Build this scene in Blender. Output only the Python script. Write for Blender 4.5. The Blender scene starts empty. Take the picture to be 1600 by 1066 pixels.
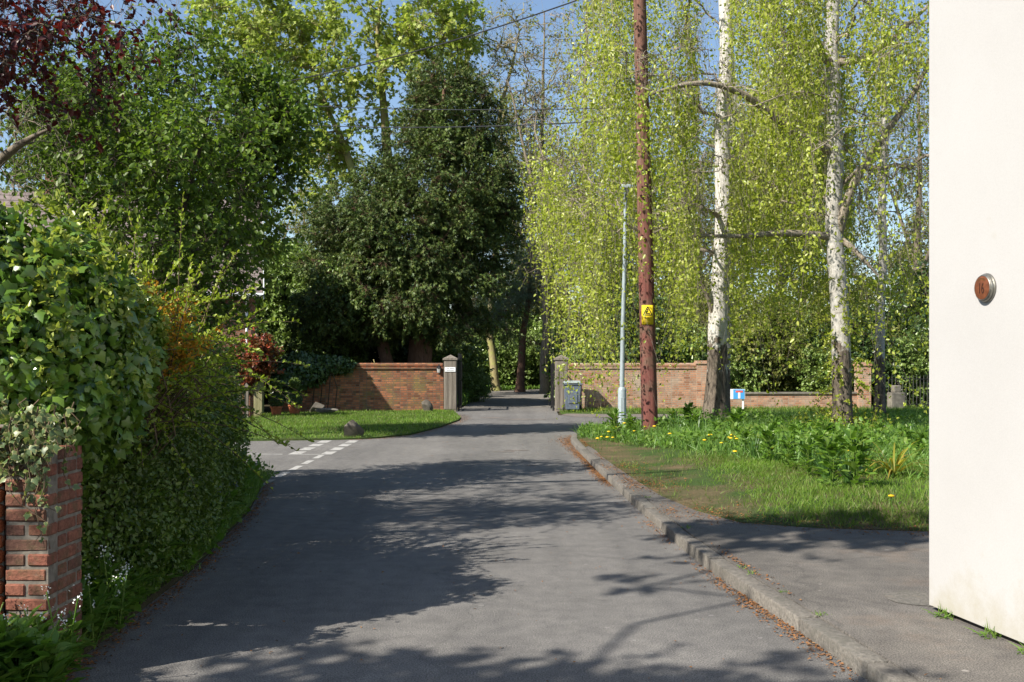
import bpy, bmesh, math, random
import numpy as np
from mathutils import Vector, Matrix
from mathutils.geometry import delaunay_2d_cdt

random.seed(11)
rng = np.random.default_rng(11)
scene = bpy.context.scene
COL = scene.collection

# ------------------------------------------------------------------ camera, sky, sun, exposure
EYE = 1.65
F = 1600 * 35 / 36.0
HORIZON = 566.0
cam_d = bpy.data.cameras.new('camera')
cam_d.lens = 35.0; cam_d.sensor_width = 36.0
cam_d.shift_y = (HORIZON - 533.0) / 1600.0
cam_d.clip_start = 0.05; cam_d.clip_end = 2000.0
cam = bpy.data.objects.new('camera', cam_d)
cam.location = (0, 0, EYE); cam.rotation_euler = (math.radians(90), 0, 0)
COL.objects.link(cam); scene.camera = cam

SUN_EL = math.radians(40)
SUN_AZ = math.atan2(-0.80, -0.60)          # measured from +Y towards +X
sun_vec = Vector((math.sin(SUN_AZ) * math.cos(SUN_EL), math.cos(SUN_AZ) * math.cos(SUN_EL), math.sin(SUN_EL)))
world = bpy.data.worlds.new('World'); scene.world = world
world.use_nodes = True
wn = world.node_tree.nodes; wl = world.node_tree.links
sky = wn.new('ShaderNodeTexSky'); sky.sky_type = 'NISHITA'; sky.sun_disc = False
sky.sun_elevation = SUN_EL; sky.sun_rotation = SUN_AZ
sky.air_density = 1.0; sky.dust_density = 0.5; sky.ozone_density = 1.6
wl.new(sky.outputs[0], wn['Background'].inputs[0])
wn['Background'].inputs[1].default_value = 0.088
sl = bpy.data.lights.new('sun', 'SUN'); sl.energy = 5.0; sl.angle = math.radians(0.53); sl.color = (1.0, 0.93, 0.82)
so = bpy.data.objects.new('sun', sl); so.rotation_euler = sun_vec.to_track_quat('Z', 'Y').to_euler(); so.location = (-20, -15, 25)
COL.objects.link(so)
scene.view_settings.view_transform = 'Standard'
scene.view_settings.look = 'None'
scene.view_settings.exposure = 1.0
scene.view_settings.gamma = 1.0

def ground(px, py, z=0.0):
    d = F * (EYE - z) / (py - HORIZON)
    return np.array(((px - 800) / F * d, d, z))
def at(px, py, d):
    return np.array(((px - 800) / F * d, d, EYE - (py - HORIZON) / F * d))

# ------------------------------------------------------------------ materials
def new_mat(name):
    m = bpy.data.materials.new(name); m.use_nodes = True
    nt = m.node_tree
    return m, nt, nt.nodes['Principled BSDF'], nt.nodes['Material Output']
def N(nt, t, **kw):
    n = nt.nodes.new(t)
    for k, v in kw.items():
        if k in n.inputs: n.inputs[k].default_value = v
        else: setattr(n, k, v)
    return n
def ramp(nt, stops, fac=None, interp='LINEAR'):
    r = nt.nodes.new('ShaderNodeValToRGB'); cr = r.color_ramp; cr.interpolation = interp
    while len(cr.elements) < len(stops): cr.elements.new(0.5)
    for e, (p, c) in zip(cr.elements, stops):
        e.position = p; e.color = (*c, 1) if len(c) == 3 else c
    if fac is not None: nt.links.new(fac, r.inputs[0])
    return r
def mixc(nt, mode, fac, a, b):
    n = nt.nodes.new('ShaderNodeMix'); n.data_type = 'RGBA'; n.blend_type = mode
    for sock, val in ((n.inputs[0], fac), (n.inputs[6], a), (n.inputs[7], b)):
        if hasattr(val, 'is_output') or hasattr(val, 'links'): nt.links.new(val, sock)
        else: sock.default_value = val if not isinstance(val, tuple) else ((*val, 1) if len(val) == 3 else val)
    return n.outputs[2]
def objco(nt): return N(nt, 'ShaderNodeTexCoord').outputs['Object']
def noise(nt, scale, detail=4, rough=0.55, vec=None, dist=0.0):
    n = N(nt, 'ShaderNodeTexNoise'); n.inputs['Scale'].default_value = scale; n.inputs['Detail'].default_value = detail
    n.inputs['Roughness'].default_value = rough; n.inputs['Distortion'].default_value = dist
    nt.links.new(vec if vec is not None else objco(nt), n.inputs['Vector'])
    return n.outputs['Fac']
def bump(nt, p, h, strength=0.3, dist=0.01):
    b = N(nt, 'ShaderNodeBump'); b.inputs['Strength'].default_value = strength; b.inputs['Distance'].default_value = dist
    nt.links.new(h, b.inputs['Height']); nt.links.new(b.outputs[0], p.inputs['Normal'])

def plain(name, col, rough=0.6, metal=0.0, var=0.25, scale=20.0, bumps=0.15, spec=0.4):
    m, nt, p, o = new_mat(name)
    f = noise(nt, scale, 5)
    c = ramp(nt, [(0.25, tuple(x * (1 - var) for x in col)), (0.75, tuple(min(1, x * (1 + var)) for x in col))], f)
    nt.links.new(c.outputs[0], p.inputs['Base Color'])
    p.inputs['Roughness'].default_value = rough; p.inputs['Metallic'].default_value = metal
    p.inputs['Specular IOR Level'].default_value = spec
    if bumps: bump(nt, p, f, bumps, 0.01)
    return m

def leaf_mat(name, cols, rough=0.5, trans=0.4, spec=0.35, tcol=(1.15, 1.2, 0.6), clump=0.0, edge=None, gain=1.45):
    m, nt, p, o = new_mat(name)
    cols = [tuple(min(.8, x * gain) for x in c) for c in cols]
    geo = N(nt, 'ShaderNodeNewGeometry')
    k = len(cols)
    c = ramp(nt, [(i / max(1, k - 1), cc) for i, cc in enumerate(cols)], geo.outputs['Random Per Island']).outputs[0]
    if clump:
        f = noise(nt, clump, 2)
        c2 = ramp(nt, [(0.3, (0.72, 0.72, 0.72)), (0.7, (1.25, 1.25, 1.2))], f).outputs[0]
        c = mixc(nt, 'MULTIPLY', 1.0, c, c2)
    if edge:
        a = N(nt, 'ShaderNodeAttribute', attribute_name='edge')
        f2 = noise(nt, 45, 2)
        ad = N(nt, 'ShaderNodeMath', operation='ADD'); nt.links.new(a.outputs['Fac'], ad.inputs[0]); nt.links.new(f2, ad.inputs[1])
        rr = ramp(nt, [(0.95, (0, 0, 0)), (1.05, (1, 1, 1))], ad.outputs[0]).outputs[0]
        c = mixc(nt, 'MIX', rr, c, edge)
    nt.links.new(c, p.inputs['Base Color'])
    p.inputs['Roughness'].default_value = rough; p.inputs['Specular IOR Level'].default_value = spec
    if trans > 0:
        t = N(nt, 'ShaderNodeBsdfTranslucent')
        nt.links.new(mixc(nt, 'MULTIPLY', 1.0, c, tcol), t.inputs['Color'])
        mx = N(nt, 'ShaderNodeMixShader'); mx.inputs[0].default_value = trans
        nt.links.new(p.outputs[0], mx.inputs[1]); nt.links.new(t.outputs[0], mx.inputs[2]); nt.links.new(mx.outputs[0], o.inputs['Surface'])
    return m

def bark_mat(name, dark, light, scale=6.0, stretch=0.25, moss=None):
    m, nt, p, o = new_mat(name)
    mp = N(nt, 'ShaderNodeMapping'); mp.inputs['Scale'].default_value = (1, 1, stretch)
    nt.links.new(objco(nt), mp.inputs[0])
    f = noise(nt, scale * 3, 6, 0.65, mp.outputs[0])
    c = ramp(nt, [(0.3, dark), (0.7, light)], f).outputs[0]
    if moss:
        f2 = noise(nt, 2.2, 4)
        c = mixc(nt, 'MIX', ramp(nt, [(0.48, (0, 0, 0)), (0.62, (1, 1, 1))], f2).outputs[0], c, moss)
    nt.links.new(c, p.inputs['Base Color']); p.inputs['Roughness'].default_value = 0.9; p.inputs['Specular IOR Level'].default_value = 0.2
    bump(nt, p, f, 0.6, 0.03)
    return m

def birch_mat(name, base_h=1.6, dark_amt=1.0, pt=0.56):
    m, nt, p, o = new_mat(name)
    co = objco(nt)
    mp = N(nt, 'ShaderNodeMapping'); mp.inputs['Scale'].default_value = (2.2, 2.2, 16); nt.links.new(co, mp.inputs[0])
    lent = noise(nt, 1.6, 5, 0.7, mp.outputs[0])
    patch = noise(nt, 3.2, 5, 0.6, co)
    c = ramp(nt, [(0.2, tuple(x * dark_amt for x in (0.50, 0.47, 0.42))), (0.55, tuple(x * dark_amt for x in (0.66, 0.64, 0.60)))], noise(nt, 5, 3, 0.5, co)).outputs[0]
    c = mixc(nt, 'MIX', ramp(nt, [(0.60, (0, 0, 0)), (0.68, (1, 1, 1))], lent).outputs[0], c, (0.10, 0.085, 0.075))
    sx = N(nt, 'ShaderNodeSeparateXYZ'); nt.links.new(co, sx.inputs[0])
    mr = N(nt, 'ShaderNodeMapRange'); mr.inputs[1].default_value = base_h * 0.35; mr.inputs[2].default_value = base_h * 2.1
    mr.inputs[3].default_value = 0.36; mr.inputs[4].default_value = -0.28
    nt.links.new(sx.outputs[2], mr.inputs[0])
    ad = N(nt, 'ShaderNodeMath', operation='ADD'); nt.links.new(patch, ad.inputs[0]); nt.links.new(mr.outputs[0], ad.inputs[1])
    mp2 = N(nt, 'ShaderNodeMapping'); mp2.inputs['Scale'].default_value = (9, 9, 2.2); nt.links.new(co, mp2.inputs[0])
    rough = noise(nt, 2.0, 6, 0.7, mp2.outputs[0])
    dk = ramp(nt, [(0.35, (0.025, 0.02, 0.017)), (0.7, (0.20, 0.165, 0.13))], rough).outputs[0]
    msk = ramp(nt, [(pt, (0, 0, 0)), (pt + 0.07, (1, 1, 1))], ad.outputs[0]).outputs[0]
    c = mixc(nt, 'MIX', msk, c, dk)
    nt.links.new(c, p.inputs['Base Color']); p.inputs['Roughness'].default_value = 0.8; p.inputs['Specular IOR Level'].default_value = 0.2
    bump(nt, p, rough, 0.7, 0.04)
    return m

def brick_mat(name, c1, c2, mortar, stain=None, stain_amt=0.5, bw=0.225, bh=0.075, ms=0.010, pale=None, moss=None):
    m, nt, p, o = new_mat(name)
    uv = N(nt, 'ShaderNodeUVMap').outputs[0]
    wob = N(nt, 'ShaderNodeTexNoise'); wob.inputs['Scale'].default_value = 3.0; nt.links.new(uv, wob.inputs['Vector'])
    vm = N(nt, 'ShaderNodeVectorMath', operation='SCALE'); nt.links.new(wob.outputs['Color'], vm.inputs[0]); vm.inputs['Scale'].default_value = 0.02
    va = N(nt, 'ShaderNodeVectorMath', operation='ADD'); nt.links.new(uv, va.inputs[0]); nt.links.new(vm.outputs[0], va.inputs[1])
    b = N(nt, 'ShaderNodeTexBrick'); b.offset = 0.5; b.squash = 0.55; b.squash_frequency = 2
    for k, v in (('Scale', 1.0), ('Brick Width', bw), ('Row Height', bh), ('Mortar Size', ms * 0.5), ('Mortar Smooth', 0.15), ('Bias', 0.0)):
        b.inputs[k].default_value = v
    b.inputs['Color1'].default_value = (0, 0, 0, 1); b.inputs['Color2'].default_value = (1, 1, 1, 1); b.inputs['Mortar'].default_value = (0.5, 0.5, 0.5, 1)
    nt.links.new(va.outputs[0], b.inputs['Vector'])
    cc = ramp(nt, [(0.0, c1), (0.35, tuple((x + y) / 2 for x, y in zip(c1, c2))), (0.7, c2), (1.0, tuple(x * 0.7 for x in c1))], b.outputs['Color']).outputs[0]
    fine = noise(nt, 60, 5, 0.6, uv)
    cc = mixc(nt, 'MULTIPLY', 1.0, cc, ramp(nt, [(0.25, (0.6, 0.6, 0.6)), (0.75, (1.25, 1.25, 1.25))], fine).outputs[0])
    big = noise(nt, 1.1, 5, 0.6, uv)
    if pale: cc = mixc(nt, 'MIX', ramp(nt, [(0.45, (0, 0, 0)), (0.62, (0.8, 0.8, 0.8))], big).outputs[0], cc, pale)
    if moss:
        mg = noise(nt, 1.7, 6, 0.7, va.outputs[0], 0.6)
        cc = mixc(nt, 'MIX', ramp(nt, [(0.50, (0, 0, 0)), (0.66, (0.85, 0.85, 0.85))], mg).outputs[0], cc, moss)
    if stain:
        sg = noise(nt, 2.6, 5, 0.65, uv, 0.3)
        cc = mixc(nt, 'MIX', ramp(nt, [(0.52, (0, 0, 0)), (0.7, (stain_amt,) * 3)], sg).outputs[0], cc, stain)
    cc = mixc(nt, 'MIX', b.outputs['Fac'], cc, mortar)
    nt.links.new(cc, p.inputs['Base Color']); p.inputs['Roughness'].default_value = 0.9; p.inputs['Specular IOR Level'].default_value = 0.2
    inv = N(nt, 'ShaderNodeMath', operation='SUBTRACT'); inv.inputs[0].default_value = 1.0; nt.links.new(b.outputs['Fac'], inv.inputs[1])
    ad = N(nt, 'ShaderNodeMath', operation='MULTIPLY_ADD'); nt.links.new(fine, ad.inputs[0]); ad.inputs[1].default_value = 0.5; nt.links.new(inv.outputs[0], ad.inputs[2])
    bump(nt, p, ad.outputs[0], 0.7, 0.012)
    return m

def asphalt_mat(name, lo, hi, warm=(1.0, 0.97, 0.93), patch_scale=0.5, cracks=0.22, litter=0.0, spots=0.35):
    m, nt, p, o = new_mat(name)
    co = objco(nt)
    agg = noise(nt, 110, 3, 0.7, co)
    big = noise(nt, patch_scale, 6, 0.62, co)
    mid = noise(nt, 7, 4, 0.6, co)
    c = ramp(nt, [(0.3, tuple(lo * w for w in warm)), (0.72, tuple(hi * w for w in warm))], big).outputs[0]
    c = mixc(nt, 'MULTIPLY', 1.0, c, ramp(nt, [(0.34, (0.35, 0.35, 0.36)), (0.5, (1, 1, 1)), (0.66, (1.75, 1.72, 1.68))], agg).outputs[0])
    c = mixc(nt, 'MULTIPLY', 1.0, c, ramp(nt, [(0.3, (0.82, 0.82, 0.83)), (0.7, (1.15, 1.15, 1.13))], mid).outputs[0])
    mps = N(nt, 'ShaderNodeMapping'); mps.inputs['Scale'].default_value = (1.1, 0.07, 1); nt.links.new(co, mps.inputs[0])
    c = mixc(nt, 'MULTIPLY', 1.0, c, ramp(nt, [(0.3, (0.80, 0.80, 0.81)), (0.7, (1.16, 1.15, 1.14))], noise(nt, 1.3, 4, 0.6, mps.outputs[0])).outputs[0])
    st = noise(nt, 1.7, 5, 0.7, co, 0.7)
    c = mixc(nt, 'MULTIPLY', 1.0, c, ramp(nt, [(0.60, (1, 1, 1)), (0.74, (0.62, 0.62, 0.63))], st).outputs[0])
    vo = N(nt, 'ShaderNodeTexVoronoi'); vo.feature = 'F1'; vo.inputs['Scale'].default_value = 4.2; nt.links.new(co, vo.inputs['Vector'])
    wsum = N(nt, 'ShaderNodeMath', operation='MULTIPLY_ADD'); nt.links.new(noise(nt, 14, 3, 0.6, co), wsum.inputs[0]); wsum.inputs[1].default_value = 0.16; nt.links.new(vo.outputs['Distance'], wsum.inputs[2])
    c = mixc(nt, 'MIX', ramp(nt, [(0.125, (spots,) * 3), (0.16, (0, 0, 0))], wsum.outputs[0]).outputs[0], c, tuple(hi * 1.9 * w for w in warm))
    if cracks:
        wv = N(nt, 'ShaderNodeTexNoise'); wv.inputs['Scale'].default_value = 1.2; wv.inputs['Detail'].default_value = 5; nt.links.new(co, wv.inputs['Vector'])
        vs = N(nt, 'ShaderNodeVectorMath', operation='SCALE'); vs.inputs['Scale'].default_value = 0.9; nt.links.new(wv.outputs['Color'], vs.inputs[0])
        vd = N(nt, 'ShaderNodeVectorMath', operation='ADD'); nt.links.new(co, vd.inputs[0]); nt.links.new(vs.outputs[0], vd.inputs[1])
        vc = N(nt, 'ShaderNodeTexVoronoi'); vc.feature = 'DISTANCE_TO_EDGE'; vc.inputs['Scale'].default_value = 0.33; nt.links.new(vd.outputs[0], vc.inputs['Vector'])
        ck = ramp(nt, [(0.0, (cracks,) * 3), (0.008, (0, 0, 0))], vc.outputs['Distance']).outputs[0]
        c = mixc(nt, 'MIX', ck, c, (lo * 0.35,) * 3)
    if litter:
        lt = noise(nt, 0.9, 6, 0.7, co)
        c = mixc(nt, 'MIX', ramp(nt, [(0.55, (0, 0, 0)), (0.72, (litter,) * 3)], lt).outputs[0], c, (0.16, 0.10, 0.06))
    nt.links.new(c, p.inputs['Base Color']); p.inputs['Roughness'].default_value = 0.85; p.inputs['Specular IOR Level'].default_value = 0.3
    bump(nt, p, agg, 0.6, 0.006)
    return m

def soil_mat(name, cols, scale=2.0):
    m, nt, p, o = new_mat(name)
    co = objco(nt)
    f = noise(nt, scale, 7, 0.65, co); g = noise(nt, 40, 4, 0.7, co)
    c = ramp(nt, [(0.3 + 0.4 * i / max(1, len(cols) - 1), cc) for i, cc in enumerate(cols)], f).outputs[0]
    c = mixc(nt, 'MULTIPLY', 1.0, c, ramp(nt, [(0.25, (0.5, 0.5, 0.5)), (0.75, (1.4, 1.4, 1.4))], g).outputs[0])
    nt.links.new(c, p.inputs['Base Color']); p.inputs['Roughness'].default_value = 0.95; p.inputs['Specular IOR Level'].default_value = 0.1
    bump(nt, p, g, 0.8, 0.02)
    return m

def render_wall_mat():
    m, nt, p, o = new_mat('white_render')
    co = objco(nt)
    f = noise(nt, 120, 4, 0.6, co); b = noise(nt, 0.8, 5, 0.6, co); d = noise(nt, 3.0, 6, 0.7, co)
    c = ramp(nt, [(0.3, (0.372, 0.366, 0.36)), (0.7, (0.402, 0.397, 0.392))], b).outputs[0]
    c = mixc(nt, 'MULTIPLY', 1.0, c, ramp(nt, [(0.25, (0.94, 0.94, 0.94)), (0.7, (1.04, 1.04, 1.04))], f).outputs[0])
    sx = N(nt, 'ShaderNodeSeparateXYZ'); nt.links.new(co, sx.inputs[0])
    mr = N(nt, 'ShaderNodeMapRange'); mr.inputs[1].default_value = 0.0; mr.inputs[2].default_value = 0.5; mr.inputs[3].default_value = 0.22; mr.inputs[4].default_value = -0.1
    nt.links.new(sx.outputs[2], mr.inputs[0])
    ad = N(nt, 'ShaderNodeMath', operation='ADD'); nt.links.new(d, ad.inputs[0]); nt.links.new(mr.outputs[0], ad.inputs[1])
    c = mixc(nt, 'MIX', ramp(nt, [(0.55, (0, 0, 0)), (0.8, (0.55,) * 3)], ad.outputs[0]).outputs[0], c, (0.30, 0.275, 0.20))
    nt.links.new(c, p.inputs['Base Color']); p.inputs['Roughness'].default_value = 0.85; p.inputs['Specular IOR Level'].default_value = 0.25
    bump(nt, p, f, 0.15, 0.005)
    return m

M = {}
M['asphalt'] = asphalt_mat('asphalt', 0.115, 0.155, (1.0, 0.97, 0.935))
M['tarmac_path'] = asphalt_mat('tarmac_path', 0.095, 0.145, (1.0, 0.93, 0.85), 0.9, 0.3, 0.35, 0.8)
M['drive'] = asphalt_mat('drive_gravel', 0.13, 0.19, (1.0, 0.94, 0.85), 0.6, 0.0, 0.5)
M['lane_edge'] = asphalt_mat('lane_edge', 0.14, 0.19, (1.0, 0.88, 0.80), 0.6, 0.2, 0.4)
M['concrete'] = plain('kerb_concrete', (0.17, 0.165, 0.155), 0.9, 0, 0.28, 9, 0.5, 0.2)
def paint_mat():
    m, nt, p, o = new_mat('road_paint'); co = objco(nt)
    a = noise(nt, 26, 6, 0.75, co); b_ = noise(nt, 5, 4, 0.6, co)
    s_ = N(nt, 'ShaderNodeMath', operation='ADD'); nt.links.new(a, s_.inputs[0]); nt.links.new(b_, s_.inputs[1])
    c = ramp(nt, [(0.0, (0.42, 0.41, 0.39)), (1.02, (0.34, 0.335, 0.32)), (1.14, (0.13, 0.125, 0.12))], s_.outputs[0])
    c.color_ramp.elements[1].position = 0.53; c.color_ramp.elements[2].position = 0.60
    h = N(nt, 'ShaderNodeMath', operation='MULTIPLY'); h.inputs[1].default_value = 0.5; nt.links.new(s_.outputs[0], h.inputs[0]); nt.links.new(h.outputs[0], c.inputs[0])
    nt.links.new(c.outputs[0], p.inputs['Base Color']); p.inputs['Roughness'].default_value = 0.8; bump(nt, p, a, 0.4, 0.005)
    return m
M['paint_white'] = paint_mat()
M['earth'] = soil_mat('earth', [(0.03, 0.035, 0.015), (0.06, 0.05, 0.03), (0.045, 0.06, 0.02)])
M['verge'] = soil_mat('verge_soil', [(0.17, 0.12, 0.075), (0.10, 0.085, 0.045), (0.045, 0.075, 0.022), (0.05, 0.085, 0.025)], 0.9)
M['lawn'] = soil_mat('lawn_soil', [(0.06, 0.09, 0.025), (0.05, 0.085, 0.02), (0.09, 0.085, 0.04)], 1.4)
M['white_render'] = render_wall_mat()
M['tile'] = plain('roof_tile', (0.18, 0.145, 0.135), 0.9, 0, 0.3, 4, 0.4)
M['grey_tile'] = plain('slate_tile', (0.13, 0.13, 0.14), 0.8, 0, 0.3, 4, 0.4)
M['white_gloss'] = plain('white_gloss', (0.7, 0.72, 0.74), 0.4, 0, 0.08, 8, 0.05)
M['brick_garden'] = brick_mat('brick_garden', (0.19, 0.075, 0.045), (0.50, 0.195, 0.095), (0.15, 0.12, 0.09), (0.09, 0.07, 0.06), 0.8, ms=.018, moss=(0.21, 0.19, 0.06))
M['brick_pale'] = brick_mat('brick_pale', (0.33, 0.145, 0.08), (0.52, 0.27, 0.16), (0.29, 0.25, 0.20), (0.20, 0.14, 0.10), 0.5, ms=.016, pale=(0.42, 0.35, 0.27))
M['brick_house'] = brick_mat('brick_house', (0.22, 0.10, 0.06), (0.30, 0.15, 0.09), (0.22, 0.19, 0.16))
def single_brick_mat(name, cols, grime):
    m, nt, p, o = new_mat(name)
    geo = N(nt, 'ShaderNodeNewGeometry'); co = objco(nt)
    c = ramp(nt, [(i / (len(cols) - 1), cc) for i, cc in enumerate(cols)], geo.outputs['Random Per Island']).outputs[0]
    f = noise(nt, 38, 6, 0.7, co); g2 = noise(nt, 6, 6, 0.7, co, 0.8); g3 = noise(nt, 11, 5, 0.65, co)
    c = mixc(nt, 'MULTIPLY', 1.0, c, ramp(nt, [(0.25, (0.45, 0.45, 0.45)), (0.75, (1.4, 1.35, 1.3))], f).outputs[0])
    c = mixc(nt, 'MIX', ramp(nt, [(0.48, (0, 0, 0)), (0.66, (0.8,) * 3)], g2).outputs[0], c, grime)
    c = mixc(nt, 'MIX', ramp(nt, [(0.58, (0, 0, 0)), (0.72, (0.6,) * 3)], g3).outputs[0], c, (0.20, 0.17, 0.14))
    nt.links.new(c, p.inputs['Base Color']); p.inputs['Roughness'].default_value = 0.92; p.inputs['Specular IOR Level'].default_value = 0.15
    bump(nt, p, f, 0.9, 0.012)
    return m
M['brick_unit'] = single_brick_mat('brick_unit', [(0.16, 0.075, 0.055), (0.26, 0.11, 0.075), (0.21, 0.085, 0.06), (0.12, 0.07, 0.055)], (0.10, 0.08, 0.045))
M['brick_orange'] = single_brick_mat('brick_orange', [(0.26, 0.07, 0.03), (0.33, 0.10, 0.04), (0.24, 0.065, 0.028)], (0.09, 0.05, 0.03))
M['kerb_stone'] = single_brick_mat('kerb_stone', [(0.135, 0.13, 0.12), (0.175, 0.165, 0.15), (0.155, 0.15, 0.138), (0.195, 0.185, 0.168)], (0.115, 0.11, 0.095))
M['mortar'] = plain('mortar', (0.17, 0.15, 0.125), 0.95, 0, 0.45, 22, 0.9, 0.1)
M['oak'] = bark_mat('weathered_oak', (0.10, 0.085, 0.07), (0.22, 0.195, 0.165), 5, 0.08)
M['oak_moss'] = bark_mat('mossy_oak', (0.13, 0.13, 0.06), (0.24, 0.22, 0.13), 5, 0.1, (0.11, 0.14, 0.03))
M['pole_wood'] = bark_mat('pole_wood', (0.08, 0.030, 0.027), (0.22, 0.082, 0.066), 6, 0.04, (0.13, 0.075, 0.055))
nt_ = M['pole_wood'].node_tree; pp_ = nt_.nodes['Principled BSDF']; src_ = pp_.inputs['Base Color'].links[0].from_socket
sx_ = N(nt_, 'ShaderNodeSeparateXYZ'); nt_.links.new(objco(nt_), sx_.inputs[0]); mr_ = N(nt_, 'ShaderNodeMapRange')
mr_.inputs[1].default_value = 3.0; mr_.inputs[2].default_value = 5.5; nt_.links.new(sx_.outputs[2], mr_.inputs[0])
mpg_ = N(nt_, 'ShaderNodeMapping'); mpg_.inputs['Scale'].default_value = (1, 1, .03); nt_.links.new(objco(nt_), mpg_.inputs[0])
wd_ = ramp(nt_, [(0.3, (0.07, 0.035, 0.025)), (0.7, (0.22, 0.115, 0.085))], noise(nt_, 26, 5, 0.7, mpg_.outputs[0])).outputs[0]
nt_.links.new(mixc(nt_, 'MIX', mr_.outputs[0], src_, wd_), pp_.inputs['Base Color'])
M['iron'] = plain('black_iron', (0.015, 0.015, 0.017), 0.45, 0.3, 0.2, 30, 0.1)
M['cable'] = plain('cable_black', (0.02, 0.02, 0.022), 0.5, 0, 0.1, 30, 0)
M['lamp_paint'] = plain('lamp_grey_paint', (0.27, 0.32, 0.345), 0.45, 0.1, 0.12, 14, 0.1)
M['glass'] = plain('lantern_glass', (0.35, 0.36, 0.36), 0.1, 0, 0.1, 10, 0)
M['yellow'] = plain('yellow_plate', (0.68, 0.50, 0.01), 0.8, 0, 0.06, 10, 0.03)
M['black'] = plain('black_print', (0.012, 0.012, 0.012), 0.5, 0, 0.1, 10, 0)
M['grey_print'] = plain('grey_print', (0.32, 0.33, 0.34), 0.6, 0, 0.1, 10, 0)
M['blue'] = plain('blue_print', (0.06, 0.30, 0.62), 0.5, 0, 0.06, 10, 0)
M['red'] = plain('red_print', (0.60, 0.10, 0.09), 0.5, 0, 0.06, 10, 0)
M['bin'] = plain('bin_plastic', (0.10, 0.125, 0.165), 0.55, 0, 0.2, 10, 0.1)
M['bin_lid'] = plain('bin_lid_plastic', (0.24, 0.28, 0.27), 0.55, 0, 0.2, 10, 0.1)
M['rubber'] = plain('rubber', (0.02, 0.02, 0.02), 0.8, 0, 0.2, 10, 0.1)
M['terracotta'] = plain('terracotta', (0.36, 0.115, 0.05), 0.85, 0, 0.25, 12, 0.2)
M['stone'] = plain('field_stone', (0.10, 0.09, 0.075), 0.95, 0, 0.45, 6, 0.8, 0.1)
M['stone_pale'] = plain('pale_stone', (0.17, 0.155, 0.13), 0.95, 0, 0.35, 8, 0.6, 0.1)
M['copper'] = plain('brown_face', (0.125, 0.042, 0.018), 0.5, 0.0, 0.45, 26, 0.15)
M['engrave'] = plain('engraving', (0.035, 0.012, 0.006), 0.6, 0, 0.2, 20, 0)
M['engrave_faint'] = plain('faint_engraving', (0.10, 0.05, 0.015), 0.6, 0, 0.2, 20, 0)
M['steel'] = plain('dull_steel', (0.24, 0.23, 0.20), 0.35, 0.8, 0.25, 40, 0.2)
M['bark_grey'] = bark_mat('bark_grey', (0.09, 0.075, 0.055), (0.24, 0.205, 0.155))
M['bark_olive'] = bark_mat('bark_olive', (0.17, 0.14, 0.07), (0.34, 0.29, 0.15), 5, 0.3, (0.26, 0.26, 0.09))
M['bark_dark'] = bark_mat('bark_dark', (0.035, 0.028, 0.022), (0.11, 0.085, 0.065))
M['bark_red'] = bark_mat('bark_red', (0.09, 0.05, 0.035), (0.20, 0.12, 0.085))
M['twig'] = plain('twig', (0.12, 0.085, 0.05), 0.9, 0, 0.3, 8, 0)
M['twig_pale'] = plain('twig_pale', (0.26, 0.21, 0.155), 0.9, 0, 0.3, 8, 0)
M['birch_bark'] = birch_mat('birch_bark', 1.7, .8)
M['birch_bark_grey'] = birch_mat('birch_bark_grey', 1.3, .62, .50)
M['birch_limb'] = bark_mat('birch_limb', (0.13, 0.10, 0.07), (0.36, 0.32, 0.26), 8, 0.6)
M['birch_leaf'] = leaf_mat('birch_leaf', [(0.17, 0.215, 0.024), (0.25, 0.29, 0.036), (0.21, 0.255, 0.03), (0.33, 0.345, 0.075)], 0.36, 0.5, 0.5, clump=0.5)
M['maple_leaf'] = leaf_mat('maple_leaf', [(0.18, 0.24, 0.045), (0.25, 0.30, 0.06), (0.15, 0.21, 0.035), (0.31, 0.33, 0.10)], 0.5, 0.40, clump=0.3)
M['green_leaf'] = leaf_mat('green_leaf', [(0.046, 0.085, 0.012), (0.085, 0.135, 0.018), (0.062, 0.11, 0.015), (0.12, 0.165, 0.028)], 0.45, 0.42, clump=0.6)
M['wood_leaf'] = leaf_mat('wood_leaf', [(0.11, 0.13, 0.03), (0.17, 0.19, 0.05), (0.08, 0.11, 0.025), (0.20, 0.18, 0.06)], 0.5, 0.4, clump=0.3)
M['yew_leaf'] = leaf_mat('yew_leaf', [(0.028, 0.052, 0.014), (0.05, 0.08, 0.018), (0.085, 0.11, 0.024), (0.036, 0.065, 0.024)], 0.5, 0.15, 0.3, clump=0.7)
M['laurel_leaf'] = leaf_mat('laurel_leaf', [(0.07, 0.12, 0.025), (0.12, 0.18, 0.04), (0.17, 0.23, 0.065), (0.10, 0.15, 0.04)], 0.35, 0.25, 0.5, clump=0.6)
M['dark_leaf'] = leaf_mat('dark_leaf', [(0.022, 0.045, 0.016), (0.038, 0.07, 0.022), (0.05, 0.085, 0.022), (0.03, 0.055, 0.025)], 0.35, 0.2, 0.5, clump=0.6)
M['pine_leaf'] = leaf_mat('pine_leaf', [(0.06, 0.10, 0.065), (0.10, 0.15, 0.10), (0.075, 0.12, 0.08)], 0.5, 0.15, 0.3)
M['plum_leaf'] = leaf_mat('plum_leaf', [(0.05, 0.010, 0.012), (0.09, 0.015, 0.015), (0.065, 0.014, 0.018), (0.15, 0.026, 0.014)], 0.4, 0.35, 0.45, (1.8, 0.7, 0.5), gain=.85)
M['photinia_leaf'] = leaf_mat('photinia_leaf', [(0.07, 0.09, 0.02), (0.35, 0.06, 0.04), (0.10, 0.11, 0.03), (0.50, 0.10, 0.07), (0.18, 0.10, 0.03)], 0.35, 0.3, 0.5, gain=.75)
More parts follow.
